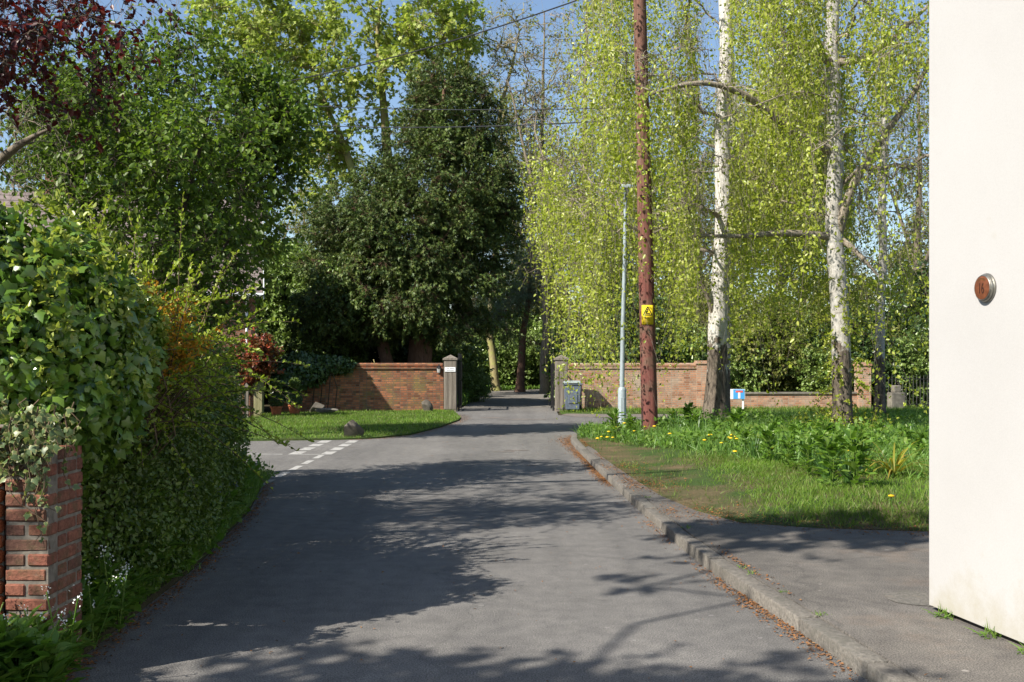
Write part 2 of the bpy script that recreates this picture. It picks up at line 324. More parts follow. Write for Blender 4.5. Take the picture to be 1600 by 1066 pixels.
M['ivy_leaf'] = leaf_mat('ivy_leaf', [(0.04, 0.085, 0.012), (0.07, 0.13, 0.018), (0.11, 0.17, 0.022), (0.055, 0.11, 0.016)], 0.26, 0.2, 0.6, clump=1.4)
M['ivy_shoot'] = leaf_mat('ivy_shoot', [(0.15, 0.20, 0.025), (0.22, 0.26, 0.045), (0.18, 0.20, 0.05)], 0.35, 0.4, 0.5)
M['ivy_vari'] = leaf_mat('ivy_variegated', [(0.05, 0.085, 0.03), (0.085, 0.12, 0.05), (0.10, 0.13, 0.03)], 0.4, 0.25, 0.4, edge=(0.27, 0.27, 0.11))
M['hedge_leaf'] = leaf_mat('hedge_leaf', [(0.035, 0.065, 0.012), (0.065, 0.11, 0.016), (0.10, 0.145, 0.022), (0.05, 0.085, 0.014)], 0.4, 0.25, 0.45, clump=1.6)
M['berberis_leaf'] = leaf_mat('berberis_leaf', [(0.13, 0.19, 0.018), (0.19, 0.25, 0.025), (0.23, 0.27, 0.03), (0.15, 0.21, 0.02)], 0.4, 0.4, 0.4)
M['orange_petal'] = leaf_mat('orange_petal', [(0.34, 0.17, 0.015), (0.40, 0.22, 0.02), (0.28, 0.13, 0.012)], 0.5, 0.4, 0.3, (1.1, 0.9, 0.5))
M['weed_leaf'] = leaf_mat('weed_leaf', [(0.06, 0.125, 0.018), (0.10, 0.18, 0.026), (0.08, 0.155, 0.022), (0.14, 0.20, 0.045)], 0.42, 0.42, 0.45)
M['grass'] = leaf_mat('grass_blade', [(0.09, 0.19, 0.018), (0.13, 0.24, 0.025), (0.17, 0.26, 0.04), (0.11, 0.21, 0.022), (0.25, 0.24, 0.10)], 0.5, 0.45, 0.35, clump=0.9, gain=1.02)
M['grass_dark'] = leaf_mat('grass_lush', [(0.07, 0.14, 0.025), (0.10, 0.19, 0.035), (0.08, 0.16, 0.04), (0.15, 0.22, 0.06)], 0.45, 0.4, 0.4, clump=1.2)
M['strap_leaf'] = leaf_mat('strap_leaf', [(0.045, 0.10, 0.025), (0.06, 0.125, 0.03), (0.035, 0.08, 0.022)], 0.35, 0.35, 0.5)
M['strap_yellow'] = leaf_mat('strap_yellow', [(0.25, 0.27, 0.04), (0.50, 0.40, 0.03), (0.16, 0.22, 0.035), (0.42, 0.36, 0.05), (0.45, 0.22, 0.08)], 0.4, 0.4, 0.4, gain=.8)
M['dandelion'] = plain('dandelion_yellow', (0.78, 0.50, 0.01), 0.6, 0, 0.1, 30, 0)
M['white_petal'] = plain('white_petal', (0.72, 0.74, 0.70), 0.6, 0, 0.08, 30, 0)
M['blue_petal'] = plain('blue_petal', (0.25, 0.27, 0.55), 0.6, 0, 0.15, 30, 0)
M['litter'] = leaf_mat('litter', gain=1.0, cols=[(0.21, 0.085, 0.03), (0.28, 0.125, 0.04), (0.15, 0.07, 0.035), (0.24, 0.14, 0.065)], rough=0.8, trans=0.1, spec=0.2)

# ------------------------------------------------------------------ object helpers
def tag(o, label=None, cat=None, group=None, kind=None):
    if label: o['label'] = label
    if cat: o['category'] = cat
    if group: o['group'] = group
    if kind: o['kind'] = kind
    return o
def empty(name, label, cat, loc, group=None):
    o = bpy.data.objects.new(name, None); COL.objects.link(o)
    o.location = tuple(float(v) for v in loc); o.empty_display_size = 0.3
    return tag(o, label, cat, group)
def copy_tree(o, parent=None):
    c = o.copy(); COL.objects.link(c); c.parent = parent
    for ch in list(o.children): copy_tree(ch, c)
    return c

class Geo:
    """collects vertices, faces of any size, per-vertex 'edge' values and box-projected uvs into one mesh"""
    def __init__(s): s.v = []; s.f = []; s.m = []; s.e = []; s.n = 0
    def add(s, v, f, mi=0, edge=None):
        v = np.asarray(v, dtype=np.float64).reshape(-1, 3); f = np.asarray(f, dtype=np.int64)
        if len(v) == 0: return s
        s.v.append(v); s.f.append(f + s.n); s.m.append(np.full(len(f), mi)); s.n += len(v)
        s.e.append(np.zeros(len(v)) if edge is None else edge)
        return s
    def build(s, name, mats, parent=None, loc=None, smooth=False, uv=False, edge=False):
        if not isinstance(mats, (list, tuple)): mats = [mats]
        V = np.concatenate(s.v); org = np.zeros(3)
        if parent is not None:
            org = np.array(parent.matrix_world.translation) if parent.parent else np.array(parent.location)
            if parent.parent: org = np.array(parent.parent.location) + np.array(parent.location)
        elif loc is not None: org = np.array(loc, dtype=float)
        V = V - org
        tot = np.concatenate([np.full(len(f), f.shape[1]) for f in s.f]); lv = np.concatenate([f.ravel() for f in s.f])
        me = bpy.data.meshes.new(name)
        me.vertices.add(len(V)); me.vertices.foreach_set('co', V.ravel().astype(np.float32))
        me.loops.add(len(lv)); me.loops.foreach_set('vertex_index', lv.astype(np.int32))
        me.polygons.add(len(tot)); st = np.concatenate(([0], np.cumsum(tot)[:-1]))
        me.polygons.foreach_set('loop_start', st.astype(np.int32)); me.polygons.foreach_set('loop_total', tot.astype(np.int32))
        me.polygons.foreach_set('material_index', np.concatenate(s.m).astype(np.int32))
        if smooth: me.polygons.foreach_set('use_smooth', np.ones(len(tot), dtype=bool))
        for m in mats: me.materials.append(m)
        me.update(calc_edges=True)
        if edge:
            a = me.attributes.new('edge', 'FLOAT', 'POINT'); a.data.foreach_set('value', np.concatenate(s.e).astype(np.float32))
        if uv: box_uv(me, org)
        o = bpy.data.objects.new(name, me); COL.objects.link(o)
        if parent is not None: o.parent = parent
        elif loc is not None: o.location = tuple(org)
        return o

def box_uv(me, org=(0, 0, 0), ang=0.0):
    uvl = me.uv_layers.new(name='UVMap'); d = uvl.data
    for p in me.polygons:
        n = p.normal
        for li in p.loop_indices:
            c = me.vertices[me.loops[li].vertex_index].co
            if abs(n.z) > 0.7: u, v = c.x, c.y
            elif abs(n.y) >= abs(n.x): u, v = c.x, c.z
            else: u, v = c.y + 0.11, c.z
            d[li].uv = (u + 50, v + 50)

class BM:
    """small bmesh collector in world coordinates"""
    def __init__(s): s.b = bmesh.new()
    def box(s, c, size, rot=0.0, bev=0.0, rx=0.0, ry=0.0, seg=1):
        r = bmesh.ops.create_cube(s.b, size=1.0); vs = r['verts']
        bmesh.ops.scale(s.b, vec=size, verts=vs)
        if bev:
            es = {e for v in vs for e in v.link_edges}
            rb = bmesh.ops.bevel(s.b, geom=list(es), offset=bev, segments=seg, affect='EDGES', profile=0.6)
            vs = list({v for f in rb['faces'] for v in f.verts} | {v for v in vs if v.is_valid})
        mt = Matrix.Translation(Vector(c)) @ Matrix.Rotation(rot, 4, 'Z') @ Matrix.Rotation(ry, 4, 'Y') @ Matrix.Rotation(rx, 4, 'X')
        bmesh.ops.transform(s.b, matrix=mt, verts=[v for v in vs if v.is_valid]); return s
    def prof(s, c, prof, n=24, axis=None):
        """lathe: prof = [(r,z),...] about z at c (axis: matrix to orient)"""
        rings = []
        mt = Matrix.Translation(Vector(c)) @ (axis.to_4x4() if axis is not None else Matrix.Identity(4))
        for r, z in prof:
            rings.append([s.b.verts.new(mt @ Vector((r * math.cos(2 * math.pi * k / n), r * math.sin(2 * math.pi * k / n), z))) for k in range(n)])
        for a, b in zip(rings, rings[1:]):
            for k in range(n): s.b.faces.new((a[k], a[(k + 1) % n], b[(k + 1) % n], b[k]))
        s.b.faces.new(rings[0][::-1]); s.b.faces.new(rings[-1]); return s
    def tube(s, pts, rad, n=8):
        P = np.array([pts], dtype=float); R = np.full(P.shape[:2], rad) if np.isscalar(rad) else np.array([rad])
        v, f = tubes(P, R, n, cap=True); vs = [s.b.verts.new(p) for p in v]
        for q in f: s.b.faces.new([vs[i] for i in q])
        return s
    def poly(s, pts, depth_vec):
        """extruded polygon"""
        a = [s.b.verts.new(Vector(p)) for p in pts]; b = [s.b.verts.new(Vector(p) + Vector(depth_vec)) for p in pts]
        n = len(a)
        s.b.faces.new(a); s.b.faces.new(b[::-1])
        for k in range(n): s.b.faces.new((a[k], b[k], b[(k + 1) % n], a[(k + 1) % n]))
        return s
    def build(s, name, mats, parent=None, loc=None, smooth=False, uv=False):
        bmesh.ops.recalc_face_normals(s.b, faces=s.b.faces)
        me = bpy.data.meshes.new(name)
        org = Vector((0, 0, 0))
        if parent is not None:
            org = Vector(parent.location) + (Vector(parent.parent.location) if parent.parent else Vector((0, 0, 0)))
        elif loc is not None: org = Vector([float(x) for x in loc])
        bmesh.ops.translate(s.b, vec=-org, verts=s.b.verts)
        if smooth:
            for f in s.b.faces: f.smooth = True
        s.b.to_mesh(me); s.b.free()
        for m in (mats if isinstance(mats, (list, tuple)) else [mats]): me.materials.append(m)
        if uv: box_uv(me)
        if smooth: me.set_sharp_from_angle(angle=math.radians(40))
        o = bpy.data.objects.new(name, me); COL.objects.link(o)
        if parent is not None: o.parent = parent
        elif loc is not None: o.location = org
        return o

def text_mesh(txt, name, mat, parent, size, origin, right, up, out, xs=1.0):
    cu = bpy.data.curves.new('t', 'FONT'); cu.body = txt; cu.size = size; cu.align_x = 'CENTER'; cu.align_y = 'CENTER'; cu.extrude = 0.0012
    ob = bpy.data.objects.new('t', cu); COL.objects.link(ob)
    dg = bpy.context.evaluated_depsgraph_get(); me = bpy.data.meshes.new_from_object(ob.evaluated_get(dg))
    bpy.data.objects.remove(ob); me.name = name
    right, up, out = Vector(right), Vector(up), Vector(out)
    org = Vector(parent.location)
    for v in me.vertices:
        c = v.co.copy(); v.co = Vector(origin) + right * c.x * xs + up * c.y + out * c.z - org
    me.materials.clear(); me.materials.append(mat)
    o = bpy.data.objects.new(name, me); COL.objects.link(o); o.parent = parent
    return o

# ------------------------------------------------------------------ vegetation toolkit
def unit(a): return a / np.maximum(np.linalg.norm(a, axis=-1, keepdims=True), 1e-9)
def rnd(n): return unit(rng.normal(size=(n, 3)))
UP = np.array((0, 0, 1.0))

def tubes(P, R, sides=5, cap=False):
    """P (M,K,3) polylines, R (M,K) radii -> verts, quads"""
    Mn, K, _ = P.shape
    T = np.empty_like(P); T[:, 1:-1] = P[:, 2:] - P[:, :-2]; T[:, 0] = P[:, 1] - P[:, 0]; T[:, -1] = P[:, -1] - P[:, -2]
    T = unit(T)
    ref = unit(np.cross(T.mean(1), np.array((0.31, 0.17, 0.93)) + np.zeros((Mn, 3))) + 1e-6)
    A = unit(ref[:, None, :] - (T * ref[:, None, :]).sum(-1, keepdims=True) * T); B = np.cross(T, A)
    ang = np.linspace(0, 2 * np.pi, sides, endpoint=False)
    V = P[:, :, None, :] + R[:, :, None, None] * (A[:, :, None, :] * np.cos(ang)[:, None] + B[:, :, None, :] * np.sin(ang)[:, None])
    idx = np.arange(Mn * K * sides).reshape(Mn, K, sides)
    a = idx[:, :-1, :]; b = np.roll(idx, -1, axis=2)[:, :-1, :]; c = np.roll(idx, -1, axis=2)[:, 1:, :]; d = idx[:, 1:, :]
    return V.reshape(-1, 3), np.stack((a, b, c, d), -1).reshape(-1, 4)

# leaf templates: (u along, v across, w normal), faces, edge flags
LEAF = {
 'diamond': (np.array([(0, 0, 0), (.45, -.33, .07), (1, 0, -.05), (.45, .33, .07)]), np.array([(0, 1, 2), (0, 2, 3)])),
 'ovate': (np.array([(0, 0, 0), (.22, -.26, .07), (.62, -.27, .06), (1, 0, -.10), (.62, .27, .06), (.22, .26, .07)]), np.array([(0, 1, 2, 3), (0, 3, 4, 5)])),
 'long': (np.array([(0, 0, 0), (.3, -.13, .05), (.7, -.11, .03), (1, 0, -.12), (.7, .11, .03), (.3, .13, .05)]), np.array([(0, 1, 2, 3), (0, 3, 4, 5)])),
 'needle': (np.array([(0, -.03, 0), (1, 0, -.05), (0, .03, 0)]), np.array([(0, 1, 2)])),
 'spray': (np.array([(0, 0, 0), (.5, -.34, -.05), (.42, -.08, .02), (1, 0, -.12), (.42, .08, .02), (.5, .34, -.05)]), np.array([(0, 1, 2), (0, 2, 3), (0, 3, 4), (0, 4, 5)])),
 'maple': (np.array([(0, 0, 0), (.12, -.42, .0), (.42, -.26, .05), (.62, -.5, -.03), (.70, -.16, .04), (1.05, 0, -.12), (.70, .16, .04), (.62, .5, -.03), (.42, .26, .05), (.12, .42, 0)]),
           np.array([(0, 1, 2), (0, 2, 4), (2, 3, 4), (0, 4, 5), (0, 5, 6), (0, 6, 8), (6, 7, 8), (0, 8, 9)])),
 'ivy': (np.array([(.30, 0, .05), (0, 0, 0), (-.14, -.30, -.02), (.22, -.50, -.06), (.45, -.27, 0), (1.0, 0, -.12), (.45, .27, 0), (.22, .50, -.06), (-.14, .30, -.02)]),
         np.array([(0, 1, 2), (0, 2, 3), (0, 3, 4), (0, 4, 5), (0, 5, 6), (0, 6, 7), (0, 7, 8), (0, 8, 1)])),
 'blade': (np.array([(0, -.5, 0), (0, .5, 0), (.55, .42, .10), (.55, -.42, .10), (1, 0, .38)]), np.array([(0, 1, 2), (0, 2, 3), (3, 2, 4)])),
}
IVY_EDGE = np.array([0, .6, 1, 1, .75, 1, .75, 1, 1.0]) * 0.62

def leaves(g, P, D, Nn, S, kind, mi=0, W=None):
    t, f = LEAF[kind]
    D = unit(D); B = unit(np.cross(Nn, D) + 1e-9); Nn = np.cross(D, B)
    S = np.asarray(S).reshape(-1, 1, 1); w = S if W is None else np.asarray(W).reshape(-1, 1, 1)
    V = P[:, None, :] + S * t[None, :, 0:1] * D[:, None, :] + w * t[None, :, 1:2] * B[:, None, :] + S * t[None, :, 2:3] * Nn[:, None, :]
    k = len(t); F_ = (np.arange(len(P)) * k)[:, None, None] + f[None]
    e = np.tile(IVY_EDGE, len(P)) if kind == 'ivy' else None
    g.add(V.reshape(-1, 3), F_.reshape(-1, f.shape[1]), mi, e)

def twig_leaves(g, A, D, L, n, size, kind, grav=0.25, spread=1.0, mi=0, jit=0.3):
    """n leaves along each twig A + D*L"""
    m = len(A)
    t = np.linspace(0.12, 1.0, n)[None, :] + rng.uniform(-.06, .06, (m, n))
    P = A[:, None, :] + D[:, None, :] * (L[:, None] * t)[..., None]
    P = P.reshape(-1, 3); Dd = np.repeat(D, n, 0); r = rnd(m * n)
    side = unit(np.cross(Dd, r) + 1e-9)
    ld = unit(Dd * 0.55 + side * spread + rng.normal(size=P.shape) * jit - UP * grav)
    nn = unit(UP * 0.8 + rng.normal(size=P.shape) * 0.7)
    leaves(g, P, ld, nn, size * rng.uniform(.65, 1.2, m * n), kind, mi)

def sinoise(p, freq, seed=0, k=7):
    r = np.random.default_rng(seed); out = np.zeros(len(p))
    for i in range(k):
        d = r.normal(size=3); d /= np.linalg.norm(d); out += np.sin(p @ d * freq * r.uniform(.6, 1.9) + r.uniform(0, 6.28))
    return out / k * 1.6

def blob_points(blobs, n, shell=(0.35, 1.0), lump=0.22, freq=1.3, seed=1, avoid=True):
    """points spread in a union of ellipsoids (cx,cy,cz,rx,ry,rz), biased to the outside, with a lumpy outline"""
    B = np.array([b[:6] for b in blobs], float)
    w = (B[:, 3] * B[:, 4] * B[:, 5]) ** 0.75; w /= w.sum(); out = []
    got = 0
    while got < n:
        k = rng.choice(len(B), size=n, p=w); u = rnd(n)
        rad = shell[0] + (shell[1] - shell[0]) * rng.random(n) ** 0.55
        c = B[k, :3]; p0 = c + u * B[k, 3:6]
        rad = rad * (1 + lump * sinoise(p0, freq, seed))
        p = c + u * B[k, 3:6] * rad[:, None]
        p = p[p[:, 2] > 0.08]
        out.append(p); got += len(p)
    return np.concatenate(out)[:n]

def polyline(pts, step=0.35, wob=0.0, seed=0):
    """resample (x,y,z,r) control points smoothly"""
    P = np.array(pts, float); d = np.concatenate(([0], np.cumsum(np.linalg.norm(np.diff(P[:, :3], axis=0), axis=1))))
    n = max(3, int(d[-1] / step)); s = np.linspace(0, d[-1], n)
    Q = np.stack([np.interp(s, d, P[:, i]) for i in range(4)], 1)
    for _ in range(3):
        Q[1:-1, :3] = (Q[:-2, :3] + 2 * Q[1:-1, :3] + Q[2:, :3]) / 4
    if wob:
        r = np.random.default_rng(seed)
        for i in range(2):
            for k in range(3): Q[:, i] += wob * np.sin(s * r.uniform(.5, 2.2) + r.uniform(0, 6)) / 3 * np.minimum(1, s / 1.0)
    return Q

def grow(trunks, Q, tip=0.006, power=0.45, pen=0.3, bend=0.10, noise_=0.07, npt=5, down=0.5):
    """branches from trunk polylines to every target point; returns paths (M,npt+1,3), radii"""
    pos = [t[:, :3] for t in trunks]; pl = []; par = []; base = 0; fixed = []
    for t in trunks:
        d = np.concatenate(([0], np.cumsum(np.linalg.norm(np.diff(t[:, :3], axis=0), axis=1))))
        pl.append(d * 0.25); par += [-1] + list(range(base, base + len(t) - 1)); base += len(t); fixed.append(t[:, 3])
    cap = base + len(Q) * npt + 5
    X = np.zeros((cap, 3)); PL = np.zeros(cap); PA = np.full(cap, -1); n = base
    X[:n] = np.concatenate(pos); PL[:n] = np.concatenate(pl); PA[:n] = par
    tz0 = X[:n, 2].min(); ok0 = X[:n, 2] > tz0 + 0.22 * (X[:n, 2].max() - tz0)
    OK = np.ones(cap, bool); OK[:n] = ok0
    dist = np.min(np.linalg.norm(Q[:, None] - X[None, :n], axis=2), axis=1)
    paths = []
    for qi in np.argsort(dist):
        q = Q[qi]; dv = q - X[:n]; d = np.linalg.norm(dv, axis=1)
        cost = d + pen * PL[:n] + down * np.maximum(0, -dv[:, 2]) + np.where(OK[:n], 0, 50)
        j = int(np.argmin(cost)); L = d[j]
        t = np.linspace(0, 1, npt + 1)[:, None]; path = X[j] + (q - X[j]) * t
        h = np.sin(np.pi * t) * L
        path = path + UP * h * bend + rng.normal(size=(npt + 1, 3)) * noise_ * L * np.minimum(1, np.minimum(t, 1 - t + 0.1) * 3)
        path[0] = X[j]
        X[n:n + npt] = path[1:]; PL[n:n + npt] = PL[j] + L * t[1:, 0]
        PA[n] = j; PA[n + 1:n + npt] = np.arange(n, n + npt - 1)
        paths.append((j, n)); n += npt
    cnt = np.zeros(n); 
    for j, s in paths: cnt[s + npt - 1] += 1
    for i in range(n - 1, -1, -1):
        if PA[i] >= 0: cnt[PA[i]] += cnt[i]
    R = tip * np.maximum(cnt, 1) ** power
    FR = np.concatenate(fixed)
    R[:base] = FR
    P = np.empty((len(paths), npt + 1, 3)); RR = np.empty((len(paths), npt + 1))
    for k, (j, s) in enumerate(paths):
        P[k, 0] = X[j]; P[k, 1:] = X[s:s + npt]; RR[k, 1:] = R[s:s + npt]; RR[k, 0] = min(R[j] * 0.85, R[s] * 1.15)
    return P, RR, X[:n]

def trunk_geo(g, T, sides=14, flare=0.35, lump=0.08, seed=0, mi=0):
    z0 = T[0, 2]; R = T[:, 3] * (1 + flare * np.exp(-(T[:, 2] - z0) / 0.35))
    v, f = tubes(T[None, :, :3], R[None], sides)
    c = np.repeat(T[:, :3], sides, 0); d = v - c
    fac = 1 + lump * sinoise(v * np.array((3, 3, 1.1)), 2.2, seed)
    a = np.arctan2(d[:, 1], d[:, 0]); fl = np.exp(-(v[:, 2] - z0) / 0.3) * 0.28 * np.maximum(0, np.sin(a * 5 + seed))
    g.add(c + d * (fac + fl)[:, None], f, mi)

def make_tree(name, label, cat, base, trunks, blobs, nq, twigs, tl, nl, ls, kind, leafm, barkm, tip=0.006, power=0.45, pen=0.3,
              droop=0.0, outw=0.5, bend=0.1, noise_=0.07, shell=(0.35, 1.0), lump=0.22, freq=1.3, grav=0.25, clump=0.25, seed=1, group=None,
              leaf_frac=1.0, twig_r=0.004, sides=14, twig_tubes=True, spread=1.0, flare=0.35, trim=None):
    root = empty(name, label, cat, base, group)
    T = [polyline(t, 0.35, 0.06, seed + i) for i, t in enumerate(trunks)]
    Q = blob_points(blobs, nq, shell, lump, freq, seed)
    if trim is not None: Q = Q[trim(Q)]
    P, R, X = grow(T, Q, tip, power, pen, bend, noise_)
    g = Geo()
    for i, t in enumerate(T): trunk_geo(g, t, sides, flare, 0.07, seed + i)
    v, f = tubes(P, R, 5); g.add(v, f)
    c = np.mean([b[:3] for b in blobs], 0)
    ends = np.concatenate((P[:, -1], P[:, 3])); 
    m = len(ends) * twigs
    A = np.repeat(ends, twigs, 0) + rng.normal(size=(m, 3)) * clump * 0.4
    O = unit(A - c)
    D = unit(O * outw + rnd(m) + UP * (0.15 - droop))
    L = tl * rng.uniform(.5, 1.3, m)
    if twig_tubes:
        S = np.stack((np.repeat(ends, twigs, 0), A, A + D * L[:, None]), 1)
        v, f = tubes(S, np.tile(np.array((twig_r * 1.3, twig_r, twig_r * .4)), (m, 1)), 3); g.add(v, f)
    g.build('trunk', barkm, root, smooth=True)
    lg = Geo()
    if leaf_frac < 1:
        keep = rng.random(m) < leaf_frac; A, D, L = A[keep], D[keep], L[keep]
    if trim is not None:
        keep = trim(A + D * L[:, None]); A, D, L = A[keep], D[keep], L[keep]
    twig_leaves(lg, A, D, L, nl, ls, kind, grav, spread)
    lg.build('crown', leafm, root)
    return root

def leaf_shell(g, blobs, n, size, kind, mi=0, hang=0.5, facing=1.0, shell=(0.72, 1.03), lump=0.2, freq=2.0, seed=3, keep=None, jit=0.6):
    P = blob_points(blobs, n, shell, lump, freq, seed)
    if keep is not None: P = P[keep(P)]
    B = np.array([b[:6] for b in blobs], float)
    k = np.argmin((((P[:, None] - B[None, :, :3]) / B[None, :, 3:6]) ** 2).sum(-1), axis=1)
    O = unit((P - B[k, :3]) / B[k, 3:6] ** 2)
    nn = unit(O * facing + UP * 0.25 + rng.normal(size=P.shape) * jit)
    d = unit(rnd(len(P)) - UP * hang + O * 0.3)
    leaves(g, P, d, nn, size * rng.uniform(.55, 1.25, len(P)), kind, mi)
    return P, O

def shoots(g, lg, A, D, L, nseg, n, ls, kind, arch=0.25, r=0.004, leafmi=0, barkmi=0, tilt=0.6):
    """arching leafy shoots: stems into g, leaves all along into lg; returns points along the shoots"""
    m = len(A); t = np.linspace(0, 1, nseg)
    P = A[:, None] + D[:, None] * (L[:, None] * t)[..., None] - UP * (arch * L[:, None] * t ** 2)[..., None]
    v, f = tubes(P, np.tile(np.linspace(r, r * .4, nseg), (m, 1)), 3); g.add(v, f, barkmi)
    tt = rng.uniform(.08, 1.0, (m, n)); PP = A[:, None] + D[:, None] * (L[:, None] * tt)[..., None] - UP * (arch * L[:, None] * tt ** 2)[..., None]
    PP = PP.reshape(-1, 3); DD = np.repeat(D, n, 0)
    ld = unit(DD * tilt + rnd(len(PP)) + UP * 0.1); nn = unit(UP * .6 + rng.normal(size=PP.shape) * .8)
    leaves(lg, PP, ld, nn, ls * rng.uniform(.6, 1.2, len(PP)), kind, leafmi)
    return PP

def in_poly(P, poly):
    x, y = P[:, 0], P[:, 1]; poly = np.asarray(poly); ins = np.zeros(len(P), bool); j = len(poly) - 1
    for i in range(len(poly)):
        xi, yi = poly[i, :2]; xj, yj = poly[j, :2]
        c = ((yi > y) != (yj > y)) & (x < (xj - xi) * (y - yi) / (yj - yi + 1e-12) + xi); ins ^= c; j = i
    return ins
def sample_poly(poly, n):
    poly = np.asarray(poly); lo = poly[:, :2].min(0); hi = poly[:, :2].max(0); out = []; got = 0
    while got < n:
        p = rng.uniform(lo, hi, (n * 2, 2)); p = p[in_poly(p, poly)]; out.append(p); got += len(p)
    return np.concatenate(out)[:n]
def grass(name, poly, n, h, w, mat, zf, dens=None, lean=0.5, kind='blade', near=None):
    P = sample_poly(poly, n)
    if near is not None:       # thin with distance from the road edge
        P = P[rng.random(len(P)) < near(P)]
    if dens is not None: P = P[dens(P)]
    P3 = np.column_stack((P, zf(P)))
    d = unit(UP + rng.normal(size=P3.shape) * np.array((lean, lean, 0.05)))
    nn = unit(rng.normal(size=P3.shape) * np.array((1, 1, .2)))
    hh = h * rng.uniform(.5, 1.35, len(P3)) * (1 + 0.35 * sinoise(P3, 1.7, 5))
    g = Geo(); leaves(g, P3, d, nn, hh, kind, 0, np.full(len(P3), w) * rng.uniform(.7, 1.4, len(P3)))
    return g.build(name, mat)

def sheet(name, poly, mat, zf, spacing=None, kind='structure', skirt=0.0):
    poly = [Vector((float(p[0]), float(p[1]))) for p in poly]
    pts = list(poly); n = len(poly)
    if spacing:
        a = np.array(poly); lo = a.min(0); hi = a.max(0)
        xs, ys = np.meshgrid(np.arange(lo[0], hi[0], spacing), np.arange(lo[1], hi[1], spacing))
        gp = np.column_stack((xs.ravel(), ys.ravel())) + rng.uniform(-.2, .2, (xs.size, 2)) * spacing
        gp = gp[in_poly(gp, a)]; pts += [Vector(p) for p in gp]
    r = delaunay_2d_cdt(pts, [], [list(range(n))], 1, 1e-5)
    V = np.array([(v.x, v.y) for v in r[0]]); Z = zf(V) if callable(zf) else np.full(len(V), zf)
    g = Geo(); V3 = np.column_stack((V, Z)); fs = np.array([f for f in r[2] if len(f) == 3])
    a, b, c = V[fs[:, 0]], V[fs[:, 1]], V[fs[:, 2]]
    cr = (b[:, 0] - a[:, 0]) * (c[:, 1] - a[:, 1]) - (b[:, 1] - a[:, 1]) * (c[:, 0] - a[:, 0])
    fs[cr < 0] = fs[cr < 0][:, ::-1]
    g.add(V3, fs)
    if skirt:
        p3 = np.column_stack((np.array(poly), zf(np.array(poly)) if callable(zf) else np.full(n, zf)))
        q3 = p3 - np.array((0, 0, skirt)); k = np.arange(n); k2 = (k + 1) % n
        g.add(np.concatenate((p3, q3)), np.stack((k, k2, k2 + n, k + n), 1))
    o = g.build(name, mat, smooth=True); o['kind'] = kind
    return o
#@SPLIT
# ================================================================== THE SETTING
flat = lambda z: (lambda p: np.full(len(p), z))
sheet('ground', [(-400, -300), (400, -300), (400, 500), (-400, 500)], M['earth'], -0.035)

kerb_line = [(2.62, -3.0), (2.32, 1.0), (1.84, 5.15), (1.77, 5.91), (1.68, 6.7), (1.58, 7.59), (1.48, 9.1), (1.39, 11.7), (1.29, 14.9), (1.22, 18.2),
             (1.20, 20.2), (1.25, 21.3), (1.45, 22.1), (1.82, 22.55), (2.3, 22.9), (3.1, 24.1), (4.6, 25.75), (6.9, 27.0), (14, 27.6), (26, 27.9)]
lawn_edge = [(-25, 21.6), (-7.5, 20.9), (-5.5, 20.8), (-3.65, 21.1), (-2.9, 21.5), (-2.3, 22.5), (-1.8, 25.2), (-1.5, 28.0), (-1.5, 29.2), (-1.75, 31.3), (-1.95, 33.0)]
left_edge = [(-2.5, -4), (-2.4, 5), (-2.47, 6), (-2.58, 8), (-2.95, 11), (-3.4, 13.5), (-4.2, 14.7), (-7, 15.4), (-25, 16.2)]
road_poly = left_edge + lawn_edge + [(-1.82, 36.2), (1.6, 36.2), (1.5, 33.4), (1.45, 31.0), (1.9, 30.0), (3.2, 29.6), (10.2, 29.9), (26, 30.3)] + [(a + 0.02, b - 0.02) for a, b in kerb_line[::-1]]
sheet('road', road_poly, M['asphalt'], 0.0)
sheet('lane_edge', [(1.5, 30.9), (1.95, 29.95), (3.2, 29.55), (10.2, 29.85), (26, 30.25), (26, 31.9), (10, 31.4), (3.0, 31.5), (1.75, 31.8)], M['lane_edge'], 0.006)
sheet('drive', [(-1.78, 36.21), (-1.75, 40), (-1.95, 45), (-1.7, 51), (-1.2, 56), (2.0, 61), (9, 66), (12, 62), (5, 57.5), (2.6, 53), (2.2, 45), (1.7, 40), (1.56, 36.21)], M['drive'], 0.004)

VZ = 0.10
pave_poly = [(x + 0.13, y) for x, y in kerb_line[:10]] + [(1.42, 18.4), (1.52, 16.6), (1.58, 15.0), (1.68, 13.2), (1.80, 11.6), (2.0, 10.45), (2.3, 9.72), (2.9, 9.45), (3.9, 9.25), (6, 9.15), (12, 9.1), (12, -3)]
sheet('pavement', pave_poly, M['tarmac_path'], VZ, skirt=0.13)
verge_poly = [(1.48, 18.45), (1.33, 20.0), (1.38, 21.2), (1.55, 21.95), (1.9, 22.4), (2.4, 22.78), (3.2, 23.95), (4.65, 25.55), (6.95, 26.8), (14, 27.4), (20, 27.5), (20, 8.9),
              (9, 8.95), (5.9, 9.0), (3.85, 9.1), (2.85, 9.3), (2.22, 9.6), (1.93, 10.35), (1.73, 11.55), (1.62, 13.2), (1.53, 15.0), (1.47, 16.6)]
def verge_z(p):
    p = np.asarray(p)[:, :2]; q = np.asarray(verge_poly)
    d = np.full(len(p), 1e9)
    for a, b in zip(q, np.roll(q, -1, 0)):
        ab = b - a; t = np.clip(((p - a) @ ab) / (ab @ ab + 1e-12), 0, 1); d = np.minimum(d, np.linalg.norm(p - a - t[:, None] * ab, axis=1))
    k = np.clip(d / 1.6, 0, 1); k = k * k * (3 - 2 * k)
    p3 = np.column_stack((p, np.zeros(len(p))))
    return VZ + 0.006 + 0.10 * k + 0.03 * k * sinoise(p3, 1.5, 4)
sheet('verge', verge_poly, M['verge'], verge_z, 0.35, skirt=0.16)
